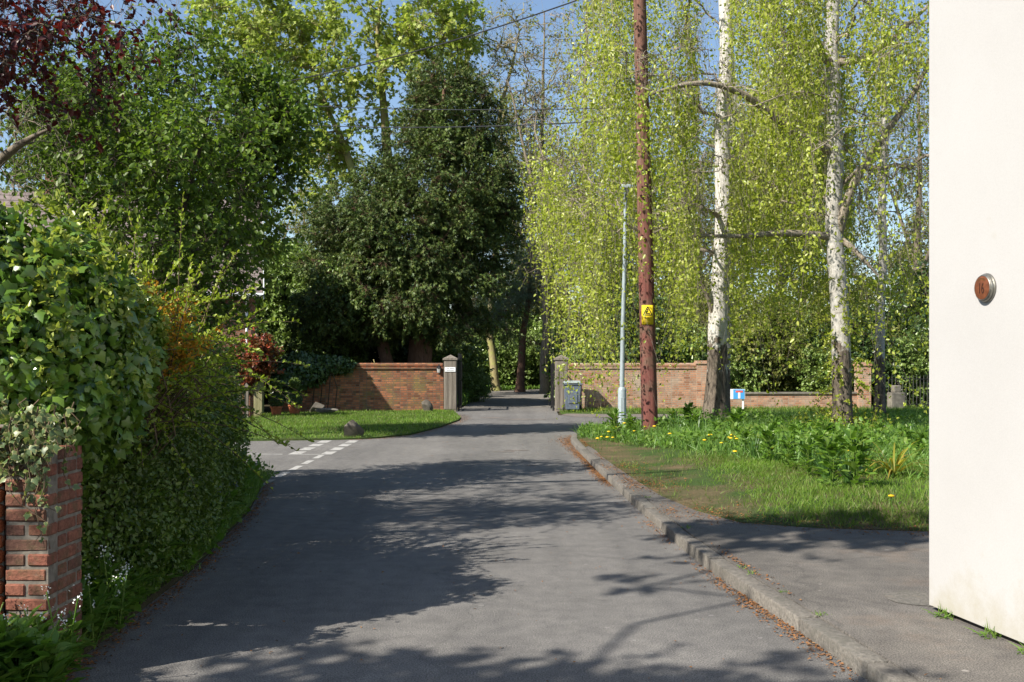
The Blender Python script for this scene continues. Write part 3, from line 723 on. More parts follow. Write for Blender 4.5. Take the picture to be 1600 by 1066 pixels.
lawn_poly = lawn_edge + [(-2.45, 33.6), (-7.6, 32.2), (-7.75, 27), (-25, 26)]
def lawn_z(p):
    p3 = np.column_stack((np.asarray(p)[:, :2], np.zeros(len(p))))
    return 0.035 + 0.015 * sinoise(p3, 1.2, 9)
sheet('lawn', lawn_poly, M['lawn'], lawn_z, 0.5, skirt=0.06)
far_verge = [(1.58, 32.0), (3.0, 31.55), (10, 31.45), (26, 31.95), (26, 36), (1.6, 35.0)]
sheet('far_verge', far_verge, M['lawn'], 0.03, skirt=0.05)
left_bank = [(-2.3, 4.4), (-2.36, 5), (-2.43, 6), (-2.54, 8), (-2.9, 11), (-3.35, 13.4), (-4.1, 14.5), (-7, 15.2), (-7, 4.4)]
sheet('left_bank', left_bank, M['earth'], 0.05, 0.5, skirt=0.09)

# kerb stones along the right side of the road
def kerb():
    K = np.array(kerb_line[:16], float); d = np.concatenate(([0], np.cumsum(np.linalg.norm(np.diff(K, axis=0), axis=1))))
    b = BM(); s = 0.0; tot = d[-1]
    def P(t): return np.array((np.interp(t, d, K[:, 0]), np.interp(t, d, K[:, 1])))
    while s < tot - 0.3:
        a, c = P(s + 0.010), P(s + 0.902 if s > 24 or s < 20 else s + 0.902)
        L = np.linalg.norm(c - a); ang = math.atan2(c[1] - a[1], c[0] - a[0]); m = (a + c) / 2
        nrm = np.array((math.sin(ang), -math.cos(ang)))
        ctr = m + nrm * 0.0625
        tilt = random.uniform(-.012, .012)
        b.box((ctr[0], ctr[1], 0.018 + random.uniform(-.007, .007)), (L, 0.125, 0.15), ang, 0.012, rx=tilt, ry=random.uniform(-.006, .006), seg=2)
        s += 0.912
    o = b.build('kerb', M['kerb_stone'], loc=(1.5, 10, 0), smooth=True); o['kind'] = 'structure'
kerb()

# give-way markings across the mouth of the side road
def marking(name, quads, z):
    g = Geo()
    for q in quads: g.add(np.array([(x, y, z) for x, y in q]), np.array([(0, 1, 2, 3)]))
    o = g.build(name, M['paint_white']); o['kind'] = 'structure'
qs = []
for k in range(5):
    y0 = 13.35 + k * 0.92
    qs.append([(-3.42, y0), (-3.31, y0), (-3.31, y0 + 0.62), (-3.42, y0 + 0.62)])
for k in range(4):
    y0 = 17.75 + k * 0.86
    qs.append([(-3.42, y0), (-3.22, y0), (-3.22, y0 + 0.60), (-3.42, y0 + 0.60)])
    if k < 3 or True: qs.append([(-4.0, y0), (-3.78, y0), (-3.78, y0 + 0.60), (-4.0, y0 + 0.60)])
for x0 in (-4.9, -7.2, -9.6): qs.append([(x0 - .95, 17.85), (x0 + .8, 17.75), (x0 + .8, 17.85), (x0 - .95, 17.95)])
qs.append([(-3.78, 17.74), (-3.43, 17.74), (-3.43, 17.82), (-3.78, 17.82)])
marking('road_marking', qs, 0.004)

# tar seams and worn patches in the carriageway
g = Geo()
for (x, y, rx, ry) in ((-0.25, 25.4, .55, .28), (0.1, 18.6, .25, .09), (-0.15, 18.3, .2, .06), (-3.1, 19.3, .2, .05), (0.3, 15.9, .13, .05), (-0.6, 29.5, .5, .3), (0.4, 28.7, .9, .25)):
    n = 14; a = np.linspace(0, 2 * np.pi, n, endpoint=False); r = rng.uniform(.55, 1.15, n)
    g.add(np.column_stack((x + rx * r * np.cos(a), y + ry * r * np.sin(a), np.full(n, 0.005))), np.arange(n)[None])
o = g.build('worn_patch', M['lane_edge']); o['kind'] = 'structure'
b = BM()
for k in range(9): b.box((-5.62 + k * 0.1, 15.35, 0.002), (0.05, 0.44, 0.02), 0, 0.004)
b.box((-5.22, 15.1, 0.002), (0.95, 0.05, 0.022), 0, 0.004); b.box((-5.22, 15.6, 0.002), (0.95, 0.05, 0.022), 0, 0.004)
tag(b.build('drain_grating', M['iron'], loc=(-5.2, 15.35, 0)), 'dark iron drain grating set in the mouth of the side road', 'drain')

# ================================================================== WHITE HOUSE ON THE RIGHT
hc = np.array((2.615, 6.24)); hd = np.array((0.175, -0.985)); hd /= np.linalg.norm(hd); hn = np.array((hd[1], -hd[0]))      # hn points to the road
hx = -hn
def hp(a, b_, z): q = hc + hd * a + hx * b_; return (q[0], q[1], z)
house = empty('white_house', 'white rendered house corner at the right edge of the street', 'house', (*hc, VZ))
hang = math.atan2(hd[1], hd[0])
LW, WW, HH = 9.0, 7.0, 5.4
b = BM()
b.poly([hp(0, 0, VZ + 0.03), hp(LW, 0, VZ + 0.03), hp(LW, WW, VZ + 0.03), hp(0, WW, VZ + 0.03)], (0, 0, HH))
b.build('wall', M['white_render'], house)
b = BM(); b.poly([hp(.03, .03, -0.02), hp(LW - .03, .03, -0.02), hp(LW - .03, WW - .03, -0.02), hp(.03, WW - .03, -0.02)], (0, 0, VZ + 0.07 + 0.0)).build('plinth', M['iron'], house)
b = BM(); zt = VZ + 0.03 + HH
b.poly([hp(-.25, -.3, zt), hp(-.25, WW / 2, zt + 2.9), hp(-.25, WW + .3, zt)], tuple(np.append(hd * (LW + .5), 0))).build('roof', M['grey_tile'], house)
for a0 in (3.2, 6.4):
    b = BM(); c = hp(a0, -0.012, 2.0); b.box(c, (1.1, 0.05, 1.2), hang, 0.01); w = b.build('window', M['white_gloss'], house)
    b = BM(); b.box(hp(a0, -0.03, 2.0), (0.94, 0.04, 1.04), hang, 0.004).build('pane', M['glass'], w)

# round house number plaque, 0.17 m across, standing on a thick metal rim
pa = 0.0
best = min(np.linspace(0, 1.5, 600), key=lambda a: abs((hp(a, -.05, 2)[0]) / hp(a, -.05, 2)[1] * F + 800 - 1530))
pz = at(0, 450, hp(best, 0, 0)[1])[2]
pl = empty('house_number_plaque', 'round brown plaque numbered 16 in a silver rim on the white wall', 'house number', hp(best, 0, pz))
ax = Matrix(((hd[0], 0, hn[0]), (hd[1], 0, hn[1]), (0, 1, 0)))       # local x along wall, y up, z out from wall
ax = Matrix((( -hd[0], 0, hn[0]), (-hd[1], 0, hn[1]), (0, 1, 0)))
rad = 0.072
b = BM(); prof = [(rad + .008, 0), (rad + .012, .004), (rad + .011, .010), (rad + .005, .014), (rad + .007, .018), (rad + .005, .024), (rad, .027), (rad + .001, .031), (rad - .003, .034), (rad - .006, .032)]
b.prof(hp(best, 0, pz), prof, 48, ax).build('rim', M['steel'], pl, smooth=True)
b = BM(); b.prof(hp(best, 0, pz), [(rad - .006, .030), (rad - .006, .034), (rad - .016, .037), (.002, .038)], 48, ax).build('face', M['copper'], pl, smooth=True)
tdir = (hd[0], hd[1], 0)
text_mesh('16', 'digits', M['engrave'], pl, 0.086, hp(best, -.0385, pz - .006), tdir, (0, 0, 1), (hn[0], hn[1], 0), 0.62)
b = BM()
for k in range(6):
    th = math.radians(122 - k * 13); q = np.array(hp(best, -.038, pz)) + np.array(tdir) * .052 * math.cos(th) + UP * .050 * math.sin(th)
    b.box(q, (.004, .002, .012), hang, 0, ry=random.uniform(-.5, .5)); b.box(q + UP * .004, (.009, .002, .003), hang)
b.build('engraved_letters', M['engrave_faint'], pl)

# ================================================================== BRICKWORK ON THE LEFT, NEAR
def brick_course(bm, x0, x1, y0, z, h, depth, jitter, start, L=0.215, gap=0.011, axis='x'):
    t = x0; first = True
    pat = [L, L * .48] if start else [L * .48, L]
    i = 0
    while t < x1 - 0.02:
        l = min(pat[i % 2] * random.uniform(.97, 1.03), x1 - t); i += 1
        c = (t + l / 2, y0 + depth / 2 + random.uniform(-jitter, jitter), z + h / 2) if axis == 'x' else (y0 - depth / 2 + random.uniform(-jitter, jitter), t + l / 2, z + h / 2)
        s = (l, depth, h) if axis == 'x' else (depth, l, h)
        bm.box(c, s, random.uniform(-.02, .02), 0.009, ry=random.uniform(-.014, .014))
        t += l + gap
pier = empty('brick_pier', 'red brick gate pier with thick pale mortar under the variegated ivy', 'pier', (-2.48, 5.3, 0))
X0, X1, Y0, Y1 = -2.585, -2.358, 5.07, 5.47
b = BM(); b2 = BM()
b2.box(((X0 + X1) / 2, (Y0 + Y1) / 2, 0.60), (X1 - X0 - .014, Y1 - Y0 - .014, 1.20))
for k in range(16):
    z = 0.0 + k * 0.076
    brick_course(b, X0, X1, Y0, z, .064, .10, .003, k % 2)
    brick_course(b, Y0 + .108, Y1, X1, z, .064, .10, .003, (k + 1) % 2, axis='y')
b.build('brickwork', M['brick_unit'], pier); b2.build('mortar_core', M['mortar'], pier)
lw = empty('brick_wall', 'bright orange old brick wall left of the pier, cut by the photo edge', 'wall', (-3.9, 5.2, 0))
b = BM(); b2 = BM(); b2.box((-4.1, 5.19, 0.66), (3.0, .2, 1.32))
for k in range(17): brick_course(b, -5.6, -2.598, 5.05, k * .078, .067, .10, .006, k % 2)
b.build('brickwork', M['brick_orange'], lw); b2.build('mortar_core', M['mortar'], lw)

# ================================================================== GARDEN WALLS AT THE END OF THE ROAD
def wall_run(name, label, a, c, h, th, mat, coping='brick', cap_mat=None):
    a = np.array(a); c = np.array(c); L = np.linalg.norm(c - a); ang = math.atan2(*(c - a)[::-1]); m = (a + c) / 2
    r = empty(name, label, 'wall', (m[0], m[1], 0))
    def part(nm, z0, z1, t, mt, bev=0.0, ext=0.0):
        b = BM(); b.box((0, 0, (z0 + z1) / 2), (L + ext, t, z1 - z0), 0, bev, seg=3 if bev else 1)
        me_o = b.build(nm, mt, None, uv=True); me_o.parent = r; me_o.rotation_euler = (0, 0, ang); return me_o
    part('wall_face', -0.05, h, th, mat)
    if coping == 'brick':
        part('string_course', h, h + .075, th + .07, mat, 0.006); part('coping', h + .079, h + .20, th + .02, cap_mat or mat, 0.05)
    else: part('coping', h, h + .07, th + .10, cap_mat, 0.015)
    return r
wall_run('garden_wall', 'mossy red brick garden wall left of the drive gateway', (-7.75, 32.75), (-2.37, 34.05), 1.42, .34, M['brick_garden'])
wall_run('garden_wall', 'pale red brick garden wall behind the lamp post and telegraph pole', (1.62, 34.6), (6.45, 35.0), 1.42, .34, M['brick_pale'])
wall_run('low_wall', 'low brick wall with stone coping behind the street nameplate', (6.93, 35.05), (12.22, 35.4), 0.52, .24, M['brick_pale'], 'stone', M['stone_pale'])
def brick_pier(label, x, y, s, h, mat):
    r = empty('wall_pier', label, 'pier', (x, y, 0))
    b = BM(); b.box((x, y, h / 2), (s, s, h)); b.build('shaft', mat, r, uv=True)
    b = BM(); b.box((x, y, h + .03), (s + .08, s + .08, .06), 0, .008); b.box((x, y, h + .09), (s + .02, s + .02, .06), 0, .008); b.build('pier_cap', mat, r, uv=True)
brick_pier('orange brick pier ending the wall just left of the big birch', 6.69, 35.0, 0.46, 1.58, M['brick_pale'])
brick_pier('slim brick pier standing between the low wall and the iron railings', 12.45, 35.35, 0.44, 1.52, M['brick_pale'])

# iron railings on the far right
rl = empty('railing', 'thin iron railings at the far end of the low wall', 'railing', (14.6, 35.3, 0))
b = BM()
for x in np.arange(13.1, 17.0, 0.125): b.tube([(x, 35.3, 0.05), (x, 35.3, 1.12), (x, 35.3, 1.2)], [.010, .010, .003], 6)
b.build('bar', M['steel'], rl)['kind'] = 'stuff'
b = BM(); b.box((15, 35.3, .16), (4.0, .03, .035)); b.box((15, 35.3, 1.05), (4.0, .03, .03)); b.build('rail', M['iron'], rl)
for x in (12.95, 17.02):
    b = BM(); b.box((x, 35.3, .65), (.06, .06, 1.3), 0, .006); b.build('post', M['iron'], rl)
b = BM(); b.box((13.35, 34.6, .3), (.55, .3, .6), .2, .05, seg=3); b.box((13.35, 34.6, .72), (.3, .22, .25), .2, .05, seg=3)
tag(b.build('stone_block', M['stone_pale'], loc=(13.35, 34.6, 0)), 'pale stone block before the left end of the railings', 'stone')

# gate posts, gate leaves, sign and lantern
def gate_post(label, x, y):
    r = empty('gate_post', label, 'gate post', (x, y, 0))
    b = BM(); b.box((x, y, .85), (.42, .42, 1.72), 0, .008)
    for dx in (-.135, .135): b.box((x + dx, y - .2125, .72), (.125, .02, 1.28), 0, .006)
    b.box((x, y - .2125, .72), (.13, .02, 1.28), 0, .006)
    b.box((x, y - .2125, 1.53), (.41, .024, .30), 0, .006)
    b.build('shaft', M['oak'], r)
    b = BM(); b.box((x, y, 1.74), (.50, .50, .06), 0, .01)
    q = b.b; v = [q.verts.new((x + sx * .25, y + sy * .25, 1.773)) for sx, sy in ((-1, -1), (1, -1), (1, 1), (-1, 1))]; t = q.verts.new((x, y, 1.90))
    for k in range(4): q.faces.new((v[k], v[(k + 1) % 4], t))
    q.faces.new(v[::-1]); b.build('post_cap', M['oak'], r); return r
gate_post('weathered oak gate post with white sign, left of the gateway', -2.06, 33.4)
gate_post('weathered oak gate post half hidden behind the wheelie bin', 1.66, 33.5)
def gate_leaf(label, x, y, sgn):
    r = empty('iron_gate', label, 'gate', (x, y, 0))
    b = BM(); L = 1.72
    for z in (.12, 1.05, 1.72): b.box((x, y + L / 2, z), (.035, L, .045), 0)
    for yy in (y + .02, y + L - .02): b.box((x, yy, .98), (.05, .05, 1.95), 0)
    b.build('gate_frame', M['iron'], r)
    b = BM()
    for yy in np.arange(y + .13, y + L - .05, .115): b.tube([(x, yy, .1), (x, yy, 1.72), (x, yy, 1.95)], [.010, .010, .002], 6)
    b.build('gate_bar', M['iron'], r)['kind'] = 'stuff'
gate_leaf('black iron gate leaf folded back by the left gate post', -1.80, 33.68, 1)
gate_leaf('black iron gate leaf folded back by the right gate post', 1.40, 33.75, -1)
s = empty('name_sign', 'small white sign with two lines of grey lettering on the oak post', 'sign', (-2.06, 33.17, 1.4))
b = BM(); b.box((-2.06, 33.165, 1.405), (.36, .018, .15), 0, .004); b.build('plate', M['white_gloss'], s)
b = BM()
for row, z in ((0, 1.437), (1, 1.378)):
    x = -2.18
    while x < -1.945:
        w_ = random.uniform(.012, .03)
        if random.random() > .18: b.box((x + w_ / 2, 33.154, z), (w_, .004, .026), 0)
        x += w_ + .008
b.build('lettering', M['grey_print'], s)
ln = empty('wall_lantern', 'small black wall lantern on the brick beside the oak post', 'lamp', (-2.47, 33.7, 1.35))
b = BM(); b.box((-2.47, 33.80, 1.38), (.09, .03, .2), 0, .004); b.tube([(-2.47, 33.8, 1.3), (-2.47, 33.7, 1.22), (-2.47, 33.62, 1.28)], .012, 6); b.build('bracket', M['iron'], ln)
b = BM(); b.prof((-2.47, 33.62, 1.28), [(.03, 0), (.05, .02), (.07, .17)], 6); b.build('lantern_glass', M['glass'], ln)
b = BM(); b.prof((-2.47, 33.62, 1.45), [(.095, 0), (.06, .05), (.02, .09), (.012, .13)], 6); b.build('lantern_cap', M['iron'], ln)

# ================================================================== HOUSE BEHIND THE LEFT HEDGES
ang = math.radians(14.4); hcx, hcy = -8.0, 31.0
def hq(x, y, z): return (hcx + x * math.cos(ang) - y * math.sin(ang), hcy + x * math.sin(ang) + y * math.cos(ang), z)
bh = empty('brick_house', 'brick house with pinkish tiled roof behind the left hedge', 'house', (hcx - 5, hcy + 1, 0))
b = BM(); b.poly([hq(0, 0, -.05), hq(0, 5, -.05), hq(0, 5, 4.0), hq(0, 2.5, 6.9), hq(0, 0, 4.0)], tuple(np.array(hq(-13, 0, 0)) - np.array(hq(0, 0, 0)))).build('wall', M['brick_house'], bh, uv=True)
rf = BM()
for (y0, z0, y1, z1) in ((-.35, 3.72, 2.5, 7.02), (5.35, 3.72, 2.5, 7.02)):
    for k in range(18):
        t0, t1 = k / 18, (k + 1.15) / 18
        p = [hq(.22, y0 + (y1 - y0) * t0, z0 + (z1 - z0) * t0 + .05), hq(.22, y0 + (y1 - y0) * min(t1, 1), z0 + (z1 - z0) * min(t1, 1) + .015),
             hq(-13.2, y0 + (y1 - y0) * min(t1, 1), z0 + (z1 - z0) * min(t1, 1) + .015), hq(-13.2, y0 + (y1 - y0) * t0, z0 + (z1 - z0) * t0 + .05)]
        rf.poly(p, (0, 0, .045))
roof = rf.build('roof', M['tile'], bh)
b = BM(); c = hq(-6, 2.5, 7.3); b.box(c, (.9, .6, 1.7), ang); ch = b.build('chimney', M['brick_house'], roof, uv=True)
b = BM(); b.tube([hq(.25, -.42, 3.72), hq(-13.2, -.42, 3.72)], .06, 8); b.tube([hq(-.2, -.42, 3.7), hq(-.25, -.1, 3.4), hq(-.25, -.08, 0)], .04, 8); b.build('gutter', M['white_gloss'], bh)
b = BM(); b.poly([hq(.24, -.4, 3.6), hq(.24, -.4, 3.8), hq(.24, 2.5, 7.05), hq(.24, 2.5, 6.85)], (0.03, .01, 0)); b.build('bargeboard', M['white_gloss'], bh)

# picket fence, mossy post, topiary pots
fc = empty('picket_fence', 'grey weathered picket fence at the left end of the lawn', 'fence', (-7.9, 28.5, 0))
for k in range(9):
    x, y = -7.62 - k * .20, 28.55 - k * .10
    b = BM(); b.poly([(x - .055, y, .06), (x + .055, y, .06), (x + .055, y, .98), (x, y, 1.06), (x - .055, y, .98)], (.008, .022, 0)).build('pale', M['oak'], fc)
for z in (.3, .8):
    b = BM(); b.box((-8.4, 28.2, z), (1.9, .045, .08), math.atan2(.1, .2)).build('rail', M['oak'], fc)
b = BM(); b.box((-7.45, 29.3, .53), (.26, .20, 1.12), 0, .015); tag(b.build('fence_post', M['oak_moss'], loc=(-7.45, 29.3, 0)), 'thick green mossy wooden post at the right end of the picket fence', 'post')

def topiary(label, x, y, s):
    r = empty('topiary', label, 'potted plant', (x, y, 0.03), 'potted topiary by the fence')
    b = BM(); b.prof((x, y, .03), [(.13 * s, 0), (.17 * s, .24 * s), (.19 * s, .24 * s), (.19 * s, .29 * s), (.16 * s, .29 * s)], 20).build('pot', M['terracotta'], r, smooth=True)
    b = BM(); b.tube([(x, y, .28 * s), (x + .01, y, .62 * s), (x, y, .92 * s)], .012, 6).build('stem', M['bark_dark'], r)
    for nm, z, rr, n, mt in (('lower_ball', .46, .235, 1500, M['dark_leaf']), ('upper_ball', .92, .155, 900, M['hedge_leaf'])):
        g = Geo(); leaf_shell(g, [(x, y, z * s + .03, rr * s, rr * s, rr * s)], n, .05, 'ovate', hang=.1, shell=(.55, 1), lump=.06); g.build(nm, mt, r)
topiary('clipped two-ball topiary in a terracotta pot beside the mossy post', -7.15, 30.2, .98)
topiary('clipped two-ball topiary in a terracotta pot, the right one by the wall', -6.75, 30.9, 1.05)

# boulders
def boulder(name, label, x, y, sx, sy, sz, mat, seed, rot=0.0, group=None):
    bm = bmesh.new(); bmesh.ops.create_icosphere(bm, subdivisions=4, radius=1)
    P = np.array([v.co for v in bm.verts]); r = np.random.default_rng(seed)
    for k in range(9):
        d = unit(r.normal(size=3)); c = r.uniform(.38, .68); h = P @ d; over = np.maximum(0, h - c); P = P - over[:, None] * d * 0.97
    P = P * (1 + .025 * sinoise(P, 6, seed))[:, None] * np.array((sx, sy, sz))
    ca, sa = math.cos(rot), math.sin(rot); P[:, :2] = P[:, :2] @ np.array(((ca, sa), (-sa, ca)))
    for v, p in zip(bm.verts, P): v.co = p
    me = bpy.data.meshes.new(name); bm.to_mesh(me); bm.free(); me.materials.append(mat)
    for p in me.polygons: p.use_smooth = True
    me.set_sharp_from_angle(angle=math.radians(28))
    o = bpy.data.objects.new(name, me); COL.objects.link(o); o.location = (x, y, sz * .62); tag(o, label, 'stone', group)
boulder('boulder', 'grey boulder with a pale left face at the lawn corner by the road', -3.42, 21.55, .30, .22, .30, M['stone'], 31)
boulder('boulder', 'squat brown stone at the foot of the wall near the gate post', -2.78, 32.4, .22, .2, .26, M['stone'], 8)
boulder('boulder', 'flat grey slab of stone lying along the mossy wall', -5.9, 31.6, .50, .22, .12, M['stone_pale'], 5, .3)
boulder('boulder', 'dark stone with a pale flat top between the pots and the slab', -6.3, 32.1, .26, .22, .30, M['stone'], 6)

# wheelie bin
wb = empty('wheelie_bin', 'blue-grey wheelie bin with a pale lid beside the right gate post', 'bin', (2.0, 32.6, 0.03))
def tapered(c, s0, s1, z0, z1):
    b = BM(); q = b.b; lo = [q.verts.new((c[0] + sx * s0[0] / 2, c[1] + sy * s0[1] / 2, z0)) for sx, sy in ((-1, -1), (1, -1), (1, 1), (-1, 1))]
    hi = [q.verts.new((c[0] + sx * s1[0] / 2, c[1] + sy * s1[1] / 2, z1)) for sx, sy in ((-1, -1), (1, -1), (1, 1), (-1, 1))]
    for k in range(4): q.faces.new((lo[k], lo[(k + 1) % 4], hi[(k + 1) % 4], hi[k]))
    q.faces.new(lo[::-1]); q.faces.new(hi); bmesh.ops.bevel(q, geom=list(q.edges), offset=.025, segments=2, affect='EDGES'); return b
b = tapered((1.98, 32.6), (.44, .48), (.56, .62), .10, .95); b.box((1.98, 32.6, .935), (.62, .68, .05), 0, .01); b.box((1.98, 32.315, .5), (.30, .02, .38), 0, .01, rx=.06); b.build('body', M['bin'], wb)
b = tapered((1.98, 32.62), (.63, .72), (.50, .55), .965, 1.045); b.box((1.98, 32.26, .975), (.3, .05, .03), 0, .01); b.build('lid', M['bin_lid'], wb)
b = BM(); b.tube([(1.72, 32.99, .97), (2.24, 32.99, .97)], .018, 8); b.build('handle', M['bin'], wb)
for dx in (-.27, .27):
    b = BM(); b.prof((1.98 + dx - .03, 32.8, .13), [(.10, 0), (.10, .06)], 18, Matrix.Rotation(math.radians(90), 3, 'Y')); b.build('wheel', M['rubber'], wb)

# street nameplate with no-through-road mark
np_ = empty('street_nameplate', 'low white and blue street nameplate on two posts right of the big birch', 'sign', (7.4, 33.6, .03))
for x in (6.98, 7.80):
    b = BM(); b.box((x, 33.62, .36), (.06, .05, .74), 0, .006).build('post', M['white_gloss'], np_)
b = BM(); b.box((7.40, 33.57, .57), (.92, .035, .34), 0, .006); b.build('plate', M['white_gloss'], np_)
b = BM(); b.box((7.645, 33.549, .57), (.38, .012, .325), 0, .002); b.build('blue_panel', M['blue'], np_)
b = BM(); b.box((7.655, 33.541, .53), (.075, .008, .21), 0); b.build('mark_stem', M['white_gloss'], np_)
b = BM(); b.box((7.655, 33.540, .66), (.24, .008, .06), 0); b.build('mark_bar', M['red'], np_)
b = BM()
for x, w_ in ((7.02, .05), (7.10, .03), (7.16, .05), (7.25, .045), (7.33, .04)): b.box((x, 33.551, .60), (w_, .006, .075), 0)
b.build('lettering', M['black'], np_)

# ================================================================== LAMP POST AND TELEGRAPH POLE
lp0 = np.array(ground(972, 680, .12)); lx, ly = lp0[0], lp0[1]
lp = empty('lamp_post', 'pale grey-blue steel lamp post at the road corner', 'street lamp', (lx, ly, VZ))
b = BM(); b.prof((lx, ly, VZ - .02), [(.088, 0), (.088, .98), (.075, 1.03), (.05, 1.05), (.049, 1.10)], 24).build('base', M['lamp_paint'], lp, smooth=True)
b = BM(); b.box((lx - .0, ly - .088, VZ + .50), (.075, .012, .62), 0, .004).build('door', M['lamp_paint'], lp)
b = BM(); b.tube([(lx, ly, VZ + 1.05), (lx + .015, ly, VZ + 2.2), (lx + .055, ly, VZ + 3.6), (lx + .07, ly, VZ + 5.0)], [.052, .046, .042, .036], 18).build('column', M['lamp_paint'], lp, smooth=True)
b = BM(); b.tube([(lx + .07, ly, VZ + 4.95), (lx + .05, ly - .15, VZ + 5.08), (lx + .02, ly - .35, VZ + 5.1)], .025, 10); b.box((lx, ly - .55, VZ + 5.1), (.2, .5, .09), 0, .03, seg=2); hd_ = b.build('lamp_head', M['lamp_paint'], lp)
b = BM(); b.box((lx, ly - .58, VZ + 5.035), (.15, .36, .05), 0, .015, seg=2); b.build('lens', M['glass'], hd_)

PZ = .12
pb = np.array(ground(1016, 687, .12)); top = np.array(at(998, -60, pb[1]))
tp = empty('telegraph_pole', 'tall reddish-brown wooden telegraph pole leaning slightly left', 'utility pole', (pb[0], pb[1], VZ))
b = BM(); b.tube([(pb[0], pb[1], 0.0), tuple(pb + (top - pb) * .5), tuple(top)], [.165, .145, .12], 24).build('pole', M['pole_wood'], tp, smooth=True)
b = BM(); b.tube([(pb[0] - .15, pb[1] - .05, .05), (pb[0] - .157, pb[1] - .05, 1.5), (pb[0] - .163, pb[1] - .05, 3.2)], .022, 8).build('cable_guard', M['iron'], tp)
b = BM(); b.prof(tuple(top), [(.14, -.02), (.14, .02), (.03, .06)], 16).build('pole_cap', M['steel'], tp)
b = BM()
for z in (8.8, 9.15, 9.5):
    q = pb + (top - pb) * (z / top[2]); b.tube([(q[0] - .22, q[1], q[2]), (q[0] + .22, q[1], q[2])], .012, 6)
b.build('step_iron', M['iron'], tp)
def pole_x(z): q = pb + (top - pb) * (z / top[2]); return q
zc = at(0, 493, pb[1])[2]; q = pole_x(zc); rr = .168
ws = empty('warning_sign', 'yellow danger sign with black triangle on the telegraph pole', 'sign', (q[0], q[1] - rr, zc))
aw = -0.08
def curved(z0, z1, a0, a1, r, name, mat, n=8):
    g = Geo(); a = np.linspace(a0, a1, n)
    def row(z, r_): return np.column_stack((q[0] + r_ * np.sin(a), q[1] - r_ * np.cos(a), np.full(n, z)))
    V = np.concatenate((row(z0, r), row(z1, r), row(z0, r - .006), row(z1, r - .006))); f = []
    for k in range(n - 1): f += [(k, k + 1, n + k + 1, n + k), (2 * n + k + 1, 2 * n + k, 3 * n + k, 3 * n + k + 1), (n + k, n + k + 1, 3 * n + k + 1, 3 * n + k), (k + 1, k, 2 * n + k, 2 * n + k + 1)]
    f += [(0, n, 3 * n, 2 * n), (n - 1, 3 * n - 1, 4 * n - 1, 2 * n - 1)]
    g.add(V, np.array(f)); return g.build(name, mat, ws)
def onpole(u, v, r): a = u / rr + aw; return (q[0] + r * math.sin(a), q[1] - r * math.cos(a), zc + v)
curved(zc - .185, zc + .195, aw - .72, aw + .72, rr + .006, 'plate', M['yellow'])
def strokes(name, segs, w, mat=M['black']):
    g = Geo()
    for (u0, v0, u1, v1) in segs:
        d = np.array((u1 - u0, v1 - v0)); n_ = np.array((-d[1], d[0])) / np.linalg.norm(d) * w / 2; k = 6
        A = [np.array((u0, v0)) + d * t for t in np.linspace(0, 1, k)]
        V = [onpole(*(p + n_), rr + .0085) for p in A] + [onpole(*(p - n_), rr + .0085) for p in A]
        g.add(np.array(V), np.array([(i, i + 1, k + i + 1, k + i) for i in range(k - 1)]))
    return g.build(name, mat, ws)
strokes('triangle', [(-.085, .0, .085, .0), (.085, .0, 0.0, .165), (0.0, .165, -.085, .0)], .019)
strokes('figure', [(-.04, .03, .04, .03), (-.02, .045, .005, .085), (.005, .085, -.012, .12), (-.012, .12, .01, .105)], .017)
sg = []
for v in (-.045, -.075, -.105, -.135):
    u = -.085
    while u < .08:
        l = random.uniform(.012, .03); sg.append((u, v, min(u + l, .088), v)); u += l + .009
strokes('lettering', sg, .008, plain('faded_print', (.16, .11, .015), .6))

# overhead cables
def cable(label, a, c, sag, r=.014, n=24):
    t = np.linspace(0, 1, n)[:, None]; P = np.array(a) + (np.array(c) - np.array(a)) * t; P[:, 2] -= sag * 4 * (t * (1 - t))[:, 0]
    b = BM(); b.tube([tuple(p) for p in P], r, 6); tag(b.build('overhead_cable', M['cable'], loc=tuple(P[0])), label, 'cable')
cable('black overhead cable sagging left from the telegraph pole top', tuple(pole_x(9.25)), (-13.0, 24.5, 7.9), 0.75)
cable('upper of two level black cables crossing before the yew', at(1003, 168, pb[1]), at(300, 148, 40), .25, .010)
cable('lower of two level black cables crossing before the yew', at(1003, 186, pb[1]), at(300, 176, 40), .35, .013)
